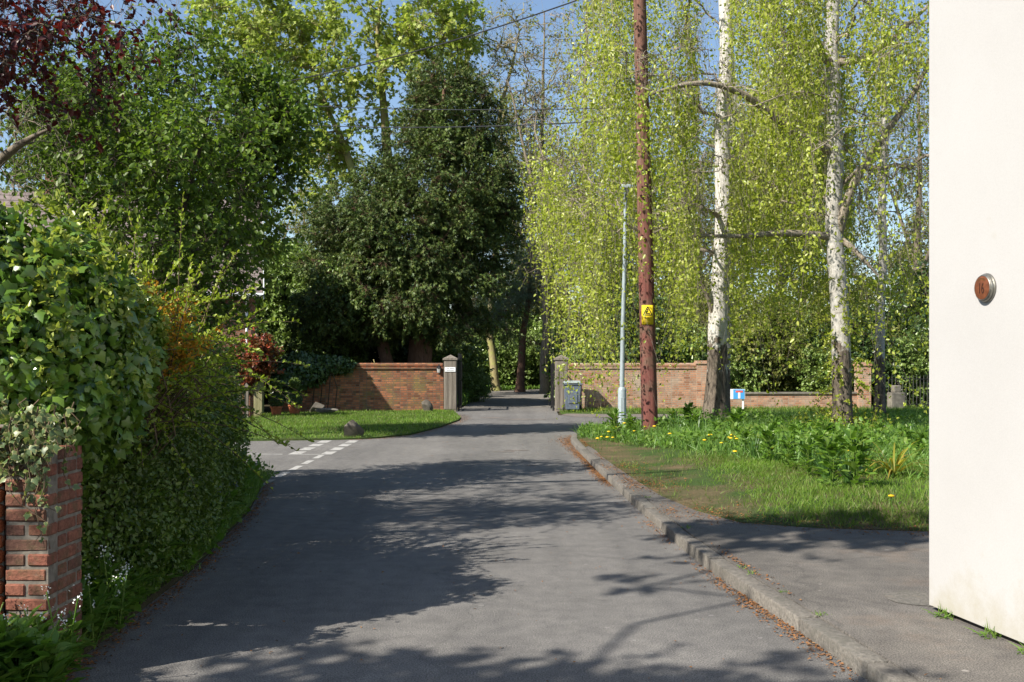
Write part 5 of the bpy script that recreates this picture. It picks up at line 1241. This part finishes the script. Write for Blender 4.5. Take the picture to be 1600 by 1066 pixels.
for n, sz in ((12, .036),):
    tl = rng.uniform(0, K - 1.001, (m, n)); ii = tl.astype(int); ff = (tl - ii)[..., None]; a = np.arange(m)[:, None]; PP = (S[a, ii] * (1 - ff) + S[a, ii + 1] * ff).reshape(-1, 3)
    leaves(g, PP + rng.normal(size=PP.shape) * .012, unit(rnd(len(PP)) - UP * .7), unit(np.array((.3, -1, .4)) + rng.normal(size=PP.shape) * .45), sz * rng.uniform(.5, 1.3, len(PP)), 'ivy')
P = np.column_stack((rng.uniform(-2.60, -2.28, 130), rng.uniform(4.95, 5.2, 130), rng.uniform(1.18, 1.40, 130)))
leaves(g, P, unit(rnd(130) - UP * .8), unit(np.array((.3, -1, .5)) + rng.normal(size=P.shape) * .45), .044 * rng.uniform(.5, 1.4, 130), 'ivy')
g.build('foliage', M['ivy_vari'], vi, edge=True); st.build('stem', M['twig'], vi)

# small-leaved hedge along the road edge
hd_r = empty('hedge', 'dense small-leaved dark hedge along the left road edge', 'hedge', (-3.3, 9.5, 0))
HB = [(-2.76, 6.6, .62, .34, .6, .70), (-2.78, 7.4, .70, .36, .6, .75), (-2.84, 8.3, .7, .38, .7, .75), (-3.0, 9.3, .7, .38, .7, .75), (-3.14, 10.3, .7, .4, .7, .75), (-3.05, 6.5, .75, .48, .7, .85), (-3.1, 7.4, .85, .52, .8, .95), (-3.25, 8.4, .9, .60, .8, 1.0), (-3.4, 9.4, .95, .62, .8, 1.05), (-3.55, 10.4, 1.0, .65, .8, 1.1), (-3.9, 11.4, 1.0, .64, .8, 1.1), (-4.3, 12.5, 1.05, .70, .85, 1.15), (-4.8, 13.5, .95, .70, .75, 1.05), (-3.9, 9.0, 1.5, .7, 1.6, .8), (-4.3, 11.5, 1.6, .7, 1.6, .9)]
g = Geo(); leaf_shell(g, HB, 175000, .042, 'ovate', hang=.2, facing=.8, shell=(.60, 1.05), lump=.28, freq=3.5, seed=13, jit=.7)
g.build('foliage', M['hedge_leaf'], hd_r)
Q = blob_points(HB, 260, (.3, .9), .2, 2); Tk = [polyline([(x, y, .03, .03), (x + .05, y, .6, .025), (x - .05, y + .1, 1.4, .01)], .2, .05, i) for i, (x, y) in enumerate(((-3.2, 6.6), (-3.3, 7.6), (-3.4, 8.6), (-3.6, 9.8), (-3.8, 11), (-4.1, 12.2), (-4.5, 13.3)))]
P_, R_, X_ = grow(Tk, Q, .003, .5)
g = Geo(); v, f = tubes(P_, R_, 4); g.add(v, f)
for i, t in enumerate(Tk): trunk_geo(g, t, 6, .2, .05, i)
g.build('branches', M['bark_dark'], hd_r)
P = blob_points(HB, 520, (.95, 1.05), .28, 3.5, 13); g = Geo(); lg = Geo(); D = unit(rnd(len(P)) + UP * .5 + np.array((.6, -.3, 0)))
shoots(g, lg, P, D, rng.uniform(.12, .4, len(P)), 5, 14, .036, 'ovate', .25, .003); lg.build('new_shoots', M['green_leaf'], hd_r)

# berberis with orange flowers
bb = empty('berberis', 'arching berberis bush with clusters of orange flowers', 'shrub', (-3.2, 7.6, 0))
m = 230; A = np.array((-2.72, 7.15, 1.52)) + rng.normal(size=(m, 3)) * np.array((.20, .30, .20))
D = unit(np.array((.15, .25, .50)) + rng.normal(size=(m, 3)) * np.array((.55, .6, .45))); L = rng.uniform(.5, 1.15, m)
tall = rng.random(m) < .12; D[tall] = unit(np.array((.05, 0, 1.0)) + rng.normal(size=(tall.sum(), 3)) * .18); L[tall] = rng.uniform(1.0, 1.7, tall.sum())
g = Geo(); lg = Geo(); PP = shoots(g, lg, A, D, L, 8, 58, .036, 'ovate', .30, .006, tilt=.8)
B0 = np.array((-2.98, 7.2, .05)); st_p = np.stack((B0 + (A - B0) * np.array((.12, .25, 0)), B0 + (A - B0) * np.array((.25, .4, .6)), A), 1); v, f = tubes(st_p, np.tile(np.array((.007, .006, .005)), (m, 1)), 4); g.add(v, f)
g.build('stem', M['twig'], bb); lg.build('foliage', M['berberis_leaf'], bb)
px = 800 + PP[:, 0] / PP[:, 1] * F; py = HORIZON - (PP[:, 2] - EYE) / PP[:, 1] * F
FC = [at(205, 520, 6.9), at(245, 545, 6.8), at(190, 500, 6.8), at(225, 500, 6.9), at(270, 520, 7.0), at(330, 400, 8), at(300, 470, 7.7), at(340, 500, 7.9), at(240, 440, 7.5), at(375, 490, 8)]
sel = np.zeros(len(PP), bool)
for i, c in enumerate(FC): sel |= (np.linalg.norm(PP - c, axis=1) < (.27 if i < 5 else .12))
fl = PP[sel]; fl = fl[rng.random(len(fl)) < .75]; fl = np.repeat(fl, 3, 0); fl = fl + rng.normal(size=fl.shape) * .02
lg = Geo(); leaves(lg, fl, rnd(len(fl)), rnd(len(fl)), .026 * rng.uniform(.7, 1.3, len(fl)), 'ovate'); 
if len(fl): lg.build('flowers', M['orange_petal'], bb)

# weeds at the foot of the hedge
def broad_plant(name, label, group, n, size, h, kind, mat, seed, flower=None, stems=3):
    r = np.random.default_rng(seed); root = empty(name, label, 'plant', (0, 0, 0), group)
    a = r.uniform(0, 6.28, n); el = r.uniform(.25, 1.1, n); D = np.column_stack((np.cos(a) * np.cos(el), np.sin(a) * np.cos(el), np.sin(el)))
    P = np.column_stack((D[:, :2] * r.uniform(.01, .10, (n, 1)), r.uniform(.02, h, n))); nn = np.cross(D, np.cross(UP, D)) + r.normal(size=(n, 3)) * .2
    g = Geo(); leaves(g, P, D - UP * .15, nn, size * r.uniform(.5, 1.2, n), kind); g.build('leaf', mat, root)['kind'] = 'stuff'
    g = Geo(); m = stems; S = np.zeros((m, 4, 3)); top = np.column_stack((r.normal(size=(m, 2)) * .06, r.uniform(h * .8, h * 1.5, m))); 
    for i in range(4): S[:, i] = top * (i / 3)
    v, f = tubes(S, np.full((m, 4), .004), 4); g.add(v, f); g.build('stem', mat, root)
    if flower:
        for tp_ in top:
            g = Geo(); k = 14; FP = tp_ + r.normal(size=(k, 3)) * np.array((.012, .012, .018)); leaves(g, FP, unit(r.normal(size=FP.shape)), unit(r.normal(size=FP.shape)), np.full(k, .014), 'ovate'); g.build('flower', flower, root)
    return root
def scatter(proto, pts, smin=.75, smax=1.25):
    for i, (x, y, z) in enumerate(pts):
        o = proto if i == 0 else copy_tree(proto); s_ = random.uniform(smin, smax)
        o.location = (x, y, z); o.rotation_euler = (0, 0, random.uniform(0, 6.28)); o.scale = (s_, s_, s_)
def edge_x(y): return np.interp(y, [4, 5, 6, 8, 11, 13.4], [-2.32, -2.36, -2.43, -2.54, -2.9, -3.35])
scatter(broad_plant('broad_leaved_weed', 'broad-leaved green weed in the verge at the foot of the pier', 'broad-leaved weeds by the pier', 34, .20, .36, 'ovate', M['weed_leaf'], 1),
        [(-2.42, 4.72, .05), (-2.36, 4.86, .05), (-2.62, 4.82, .05), (-2.52, 4.6, .05), (-2.75, 4.9, .05), (-2.4, 5.75, .05), (-2.48, 6.3, .05), (-2.56, 6.9, .05), (-2.62, 6.1, .05), (-2.6, 7.5, .05), (-2.9, 4.7, .05), (-2.5, 4.86, .1), (-2.3, 4.78, .05), (-2.7, 4.72, .1), (-2.45, 4.62, .05), (-2.33, 4.66, .05), (-2.2, 4.7, .03), (-2.62, 4.98, .12), (-2.42, 4.95, .12), (-2.26, 4.84, .04), (-2.55, 4.74, .04), (-2.36, 4.96, .1), (-2.7, 4.9, .14), (-2.3, 5.08, .03), (-2.45, 5.62, .06), (-2.42, 5.9, .05), (-2.5, 6.1, .08), (-2.46, 6.55, .05), (-2.62, 6.45, .1), (-2.55, 7.2, .05), (-2.68, 7.0, .12), (-2.6, 7.9, .05), (-2.72, 8.2, .1), (-2.38, 5.3, .03), (-2.3, 4.6, .03), (-2.24, 4.9, .02)], .5, .95)
scatter(broad_plant('white_flowered_weed', 'weed with small white flower heads on the left verge', 'white-flowered weeds on the left verge', 26, .085, .30, 'ovate', M['weed_leaf'], 2, M['white_petal'], 3),
        [(-2.30, 4.86, .05), (-2.26, 5.02, .05), (-2.34, 5.3, .05), (-2.46, 4.92, .05), (-2.33, 5.55, .05), (-2.55, 4.95, .05), (-2.4, 6.0, .05), (-2.66, 4.7, .05), (-2.33, 5.9, .05)], .7, 1.1)
scatter(broad_plant('blue_flowered_weed', 'alkanet weed with tiny blue flowers under the hedge', 'blue-flowered weeds under the hedge', 24, .11, .30, 'ovate', M['weed_leaf'], 3, M['blue_petal'], 1),
        [(-2.78, 9.2, .05), (-2.9, 10.2, .05), (-2.98, 10.8, .05), (-2.85, 9.8, .05), (-3.1, 11.6, .05), (-2.72, 8.4, .05), (-3.3, 12.6, .05)])
# undergrowth: mixed low leaves and grass under the hedge, too many to count
g = Geo(); n = 15000; y = 4.5 + 9.6 * rng.random(n) ** 1.25; u = rng.random(n) ** .8
x = edge_x(y) - .02 - u * .75 + .14 * sinoise(np.column_stack((y * 3, y * 0, y * 0)), 2.0, 2)
z = .05 + rng.random(n) * (.06 + .36 * np.clip(u * 1.6, 0, 1)); P = np.column_stack((x, y, z))
inpier = (x < X1 + .02) & (y > Y0 - .02) & (y < Y1 + .02); P = P[~inpier]
leaves(g, P, unit(rnd(len(P)) + UP * .25 + np.array((.35, -.2, 0))), unit(UP * .7 + rng.normal(size=P.shape) * .7), rng.choice([.035, .05, .085], len(P), p=[.45, .35, .20]) * rng.uniform(.7, 1.3, len(P)), 'ovate')
n = 5200; y = 4.5 + 9.4 * rng.random(n); x = edge_x(y) - rng.random(n) ** 1.4 * .55; P = np.column_stack((x, y, np.full(n, .04)))
inpier = (x < X1 + .02) & (y > Y0 - .02) & (y < Y1 + .02); P = P[~inpier]
leaves(g, P, unit(UP + rng.normal(size=P.shape) * np.array((.45, .45, .05))), unit(rng.normal(size=P.shape) * np.array((1, 1, .2))), .20 * rng.uniform(.4, 1.4, len(P)), 'blade', 0, np.full(len(P), .006))
tag(g.build('undergrowth', M['weed_leaf'], loc=(-2.6, 8, 0)), 'low weeds and grass along the left road edge', 'undergrowth', kind='stuff')

# ---------------------------------------------------------------- right verge
VP = np.array(verge_poly)
def vdens(P):
    d = np.interp(P[:, 1], [9, 10, 13, 18, 27], [1, 1, 1, .9, .6])
    nz = sinoise(np.column_stack((P, P[:, :1] * 0)), 1.1, 6)
    edge = np.clip((P[:, 0] - np.interp(P[:, 1], [9.6, 10.3, 11.1, 12.1, 13.5, 15.5, 17, 18.5, 21, 22.5, 27], [2.4, 2.35, 2.45, 2.5, 2.45, 2.3, 2.2, 2.05, 1.8, 2.0, 5])) / .7, 0, 1)
    near = np.clip((P[:, 1] - 9.1) / .5, 0, 1)
    lim = P[:, 0] / P[:, 1] < .47
    return (rng.random(len(P)) < d * np.clip(.05 + edge * .95, 0, 1) * np.clip(.15 + near, 0, 1) * np.clip(.75 + nz * .6, .12, 1)) & lim
GA = grass('grass', [(1.5, 9.0), (10, 8.9), (12.5, 27), (1.4, 27)], 330000, .075, .0055, M['grass'], lambda p: verge_z(p) - .005, lambda P: in_poly(P, VP) & vdens(P)); tag(GA, 'short sunlit grass on the right verge', 'grass', kind='stuff')
def lush(P):
    x, y = P[:, 0], P[:, 1]
    nz = sinoise(np.column_stack((P, P[:, :1] * 0)), 1.4, 16)
    y_near = np.interp(x, [1.5, 2.2, 3.0, 4.0, 5.0, 6.2, 8, 12], [20, 18.0, 15.6, 13.4, 12.3, 11.6, 11.4, 11.3])
    return in_poly(P, VP) & (y > y_near + nz * .7) & (x / y < .47) & (rng.random(len(P)) < np.clip(.75 + nz * .7, .1, 1))
GB = grass('tall_grass', [(1.4, 12), (12.5, 12), (12.5, 27), (1.4, 27)], 80000, .27, .010, M['grass_dark'], lambda p: verge_z(p) - .005, lush, .6); tag(GB, 'long lush grass and goosegrass under the birches', 'grass', kind='stuff')
g = Geo(); P = sample_poly([(1.4, 11), (12.5, 11), (12.5, 27), (1.4, 27)], 42000); P = P[lush(P)]; P = np.column_stack((P, verge_z(P) + .02 + rng.random(len(P)) * (.16 + .34 * np.clip(sinoise(np.column_stack((P, P[:, :1] * 0)), 1.6, 21) + .25 - .4 * (P[:, 1] > 18), 0, 1))))
leaves(g, P, unit(rnd(len(P)) + UP * .3), unit(UP * .8 + rng.normal(size=P.shape) * .6), .07 * rng.uniform(.6, 1.5, len(P)), 'ovate')
tag(g.build('ground_cover', M['weed_leaf'], loc=(6, 18, 0)), 'leafy weeds among the long grass under the birches', 'ground cover', kind='stuff')
GC = grass('lawn_grass', lawn_poly, 60000, .07, .009, M['grass'], lambda p: lawn_z(p) - .004, lambda P: (P[:, 0] / P[:, 1] > -.30)); tag(GC, 'mown grass of the lawn before the mossy wall', 'grass', kind='stuff')
GD = grass('far_grass', far_verge, 16000, .12, .012, M['grass'], flat(.025), lambda P: P[:, 0] / P[:, 1] < .46); tag(GD, 'grass strip along the pale garden wall', 'grass', kind='stuff')
g = Geo(); P = np.column_stack((rng.uniform(-2.2, 3.2, 5200), rng.uniform(58, 61, 5200))); P = P[~((P[:, 0] > .4) & (P[:, 1] < 60.5))]; P3 = np.column_stack((P, np.zeros(len(P))))
Pz = np.column_stack((rng.uniform(-2.6, -1.7, 2500), rng.uniform(37, 56, 2500), rng.random(2500) * .45)); Pz2 = np.column_stack((rng.uniform(2.3, 3.4, 2500), rng.uniform(37, 56, 2500), rng.random(2500) * .5))
PA_ = np.concatenate((P3 + UP * .1, Pz, Pz2)); leaves(g, PA_, unit(rnd(len(PA_)) + UP * .5), unit(rnd(len(PA_)) + UP * .4), .16 * rng.uniform(.5, 1.4, len(PA_)), 'long')
tag(g.build('drive_undergrowth', M['weed_leaf'], loc=(0, 50, 0)), 'green undergrowth along both sides of the drive', 'undergrowth', kind='stuff')

def strap_clump(name, label, n, L, w, mat, seed, group=None, arch=.6):
    r = np.random.default_rng(seed); root = empty(name, label, 'plant', (0, 0, 0), group); g = Geo(); K = 7
    a = r.uniform(0, 6.28, n); out = np.column_stack((np.cos(a), np.sin(a), np.zeros(n))); t = np.linspace(0, 1, K)[None, :, None]; LL = (L * r.uniform(.55, 1.2, n))[:, None, None]; ar = (arch * r.uniform(.3, 1.3, n))[:, None, None]
    C = out[:, None] * (.04 + LL * ar * t ** 1.5) + UP * LL * (t - ar * .62 * t ** 2.4); sd = np.cross(out, UP)[:, None] * (w * (1 - t ** 3) * .5 + .001)
    V = np.stack((C - sd, C + sd), 2).reshape(-1, 3); b_ = (np.arange(n) * K * 2)[:, None, None]; k = np.arange(K - 1)[None, :, None] * 2
    f = (b_ + k + np.array((0, 1, 3, 2))[None, None]).reshape(-1, 4); g.add(V, f); g.build('leaf', mat, root, smooth=True)['kind'] = 'stuff'
    return root
vz = lambda x, y: float(verge_z(np.array([[x, y]]))[0])
def vpts(L): return [(x, y, vz(x, y)) for x, y in L]
def vg(px, py): q = ground(px, py, .15); return (q[0], q[1])
scatter(strap_clump('daffodil_clump', 'upright dark strap-leaved daffodil clump in the grass under the birches', 42, .42, .016, M['strap_leaf'], 3, 'daffodil clumps under the birches', .5),
        vpts([vg(1190, 708), vg(1215, 712), vg(1240, 715), vg(1255, 730), vg(1180, 725), vg(1090, 690), vg(1060, 686), vg(1350, 745), vg(1325, 760), vg(1290, 755), vg(1420, 690), vg(1380, 690), vg(1150, 690), vg(1270, 742)]))
yc = strap_clump('yellowing_clump', 'clump of yellowing arching strap leaves near the white house', 40, .60, .024, M['strap_yellow'], 6, None, 1.35); q = vg(1396, 752); yc.location = (*q, vz(*q))
scatter(broad_plant('comfrey_plant', 'tall leafy comfrey plant in the long grass under the birches', 'leafy plants under the birches', 85, .115, .46, 'ovate', M['weed_leaf'], 12, None, 6),
        vpts([vg(x, y) for x, y in ((1165, 716), (1200, 730), (1232, 742), (1262, 752), (1282, 742), (1300, 768), (1312, 748), (1335, 770), (1340, 738), (1440, 722), (1245, 712), (1280, 708), (1210, 700), (1085, 688), (1120, 694), (1052, 676), (1075, 680), (1150, 698), (1375, 700), (1415, 705), (960, 688), (985, 684), (1290, 724), (1325, 712))]), .7, 1.25)
def dandelion():
    root = empty('dandelion', 'yellow dandelion flower in the right verge grass', 'flower', (0, 0, 0), 'dandelions on the right verge')
    b = BM(); b.tube([(0, 0, 0), (.01, 0, .12), (.012, .005, .21)], .0035, 5).build('stem', M['strap_leaf'], root)
    b = BM(); b.prof((.012, .005, .205), [(.006, 0), (.032, .012), (.030, .02), (.012, .026)], 11).build('flower_head', M['dandelion'], root); return root
D_ = [vg(x, y) for x, y in ((940, 694), (950, 690), (962, 684), (975, 681), (948, 699), (935, 702), (1007, 687), (1022, 689), (1048, 702), (1108, 708), (1112, 703), (1140, 706), (1143, 708), (1148, 704), (1143, 715), (1127, 718), (1150, 713), (1147, 738), (1325, 732), (1332, 738), (1272, 678), (1100, 716), (1395, 806), (1340, 700), (1180, 684), (1195, 690), (1205, 726), (958, 697), (992, 690))]
scatter(dandelion(), vpts(D_), .8, 1.15)

# fallen bud scales and leaves in the gutter and at the verge edge
g = Geo(); kl = np.array(kerb_line[:14]); d = np.concatenate(([0], np.cumsum(np.linalg.norm(np.diff(kl, axis=0), axis=1))))
n = 15000; t = 5 + (d[-1] - 5) * rng.random(n) ** .6; off = np.abs(rng.normal(size=n)) * .06 * (1 + 1.6 * np.clip((t - 20) / 5, 0, 1.2)); x = np.interp(t, d, kl[:, 0]) - off - .005; y = np.interp(t, d, kl[:, 1])
keep = rng.random(n) < np.clip(.16 + 1.0 * sinoise(np.column_stack((t, t * 0, t * 0)), 1.6, 8) + (t - 13) * .035, .02, 1); P = np.column_stack((x, y, np.full(n, .008)))[keep]
n2 = 3800; t = rng.uniform(5, d[-1], n2); P2 = np.column_stack((np.interp(t, d, kl[:, 0]) + .15 + np.abs(rng.normal(size=n2)) * .05, np.interp(t, d, kl[:, 1]), np.full(n2, VZ + .008))); P2 = P2[rng.random(n2) < np.clip(.3 + sinoise(P2, 1.9, 3), 0, 1)]
vp = np.array(verge_poly); e = vp[[20, 19, 18, 17, 16, 15, 14, 13, 12]]; d2 = np.concatenate(([0], np.cumsum(np.linalg.norm(np.diff(e, axis=0), axis=1)))); n3 = 14000; t = rng.uniform(0, d2[-1], n3)
P3 = np.column_stack((np.interp(t, d2, e[:, 0]) + rng.normal(size=n3) * .22, np.interp(t, d2, e[:, 1]) + rng.normal(size=n3) * .22, np.zeros(n3))); P3[:, 2] = np.where(in_poly(P3, vp), verge_z(P3) + .008, VZ + .008); P3 = P3[(rng.random(n3) < np.clip(.5 + sinoise(P3, 1.6, 4), 0.05, 1)) & ~in_poly(P3, np.array(road_poly))]
n4 = 700; P4 = np.column_stack((rng.uniform(-2.4, 1.3, n4), rng.uniform(5, 24, n4), np.full(n4, .008))); P4 = P4[rng.random(n4) < .5]
n5 = 2200; y = rng.uniform(4.6, 13.6, n5); P5 = np.column_stack((edge_x(y) + .02 + np.abs(rng.normal(size=n5)) * .07, y, np.full(n5, .008)))
n6 = 1500; q = np.array([p for p in lawn_edge[3:10]]); d6 = np.concatenate(([0], np.cumsum(np.linalg.norm(np.diff(q, axis=0), axis=1)))); t = rng.uniform(0, d6[-1], n6); P6 = np.column_stack((np.interp(t, d6, q[:, 0]) + np.abs(rng.normal(size=n6)) * .15, np.interp(t, d6, q[:, 1]) - np.abs(rng.normal(size=n6)) * .12, np.full(n6, .008)))
PP = np.concatenate((P, P2, P3, P4, P5, P6)); r_ = rng.normal(size=PP.shape); leaves(g, PP, unit(r_ * np.array((1, 1, .15))), unit(UP + rng.normal(size=PP.shape) * .25), .017 * rng.uniform(.5, 1.6, len(PP)), 'ovate')
tag(g.build('leaf_litter', M['litter'], loc=(1.5, 12, 0)), 'orange-brown fallen bud scales gathered along the kerb and verge edge', 'leaf litter', kind='stuff')

# weeds in the joints at the foot of the white wall and by the kerb
def tuft(name, label, pts, n, L, mat, group=None):
    r = np.random.default_rng(5); root = empty(name, label, 'plant', (0, 0, 0), group); g = Geo(); P = r.normal(size=(n, 3)) * np.array((.022, .022, 0)); D = unit(UP + r.normal(size=(n, 3)) * np.array((.6, .6, .1)))
    leaves(g, P, D, unit(r.normal(size=(n, 3)) * np.array((1, 1, .2))), L * r.uniform(.4, 1.3, n), 'blade', 0, np.full(n, .006)); leaves(g, P * 1.6 + UP * .01, unit(D + r.normal(size=(n, 3)) * .8), unit(UP + r.normal(size=(n, 3)) * .4), L * .35 * r.uniform(.5, 1.3, n), 'ovate')
    g.build('leaf', mat, root)['kind'] = 'stuff'; scatter(root, pts, .6, 1.2)
tuft('wall_weed', 'small grass tuft sprouting at the foot of the white wall', [(*hp(a, -.015 - random.random() * .03, VZ)[:2], VZ) for a in (.16, .2, .62, .95, 1.02, 1.4)], 16, .08, M['weed_leaf'], 'weeds at the foot of the white wall')
tuft('kerb_weed', 'tiny moss and grass tuft in the joint behind the kerb', [(x + .15, y, VZ) for x, y in ((1.68, 6.7), (1.585, 7.5), (1.60, 7.3), (1.75, 6.1), (1.47, 9.3), (1.40, 11.4))], 14, .035, M['weed_leaf'], 'weeds behind the kerb')
g = Geo(); n = 13; a = np.linspace(0, 2 * np.pi, n, endpoint=False); rr_ = rng.uniform(.75, 1.15, n); c_ = ground(1428, 935, VZ); g.add(np.column_stack((c_[0] + .22 * rr_ * np.cos(a), c_[1] + .20 * rr_ * np.sin(a), np.full(n, VZ + .004))), np.arange(n)[None]); g.build('pavement_patch', M['kerb_stone'])['kind'] = 'structure'

# tree beyond the left edge of the view that shades the near road
make_tree('sycamore_tree', 'leafy sycamore beyond the left edge that shades the near road', 'tree', (-6.2, .2, 0), [[(-6.2, .2, -.1, .2), (-6.1, .2, 2.5, .16), (-6, .2, 6.5, .03)]],
          [(-5.2, .4, 5.4, 1.5, .9, 1.0), (-6.6, .4, 5.6, 1.4, 1.0, 1.0), (-3.9, 4.0, 7.2, 1.5, .6, .5)], 150, 6, .4, 8, .13, 'maple', M['green_leaf'], M['bark_grey'], seed=81, clump=.35)
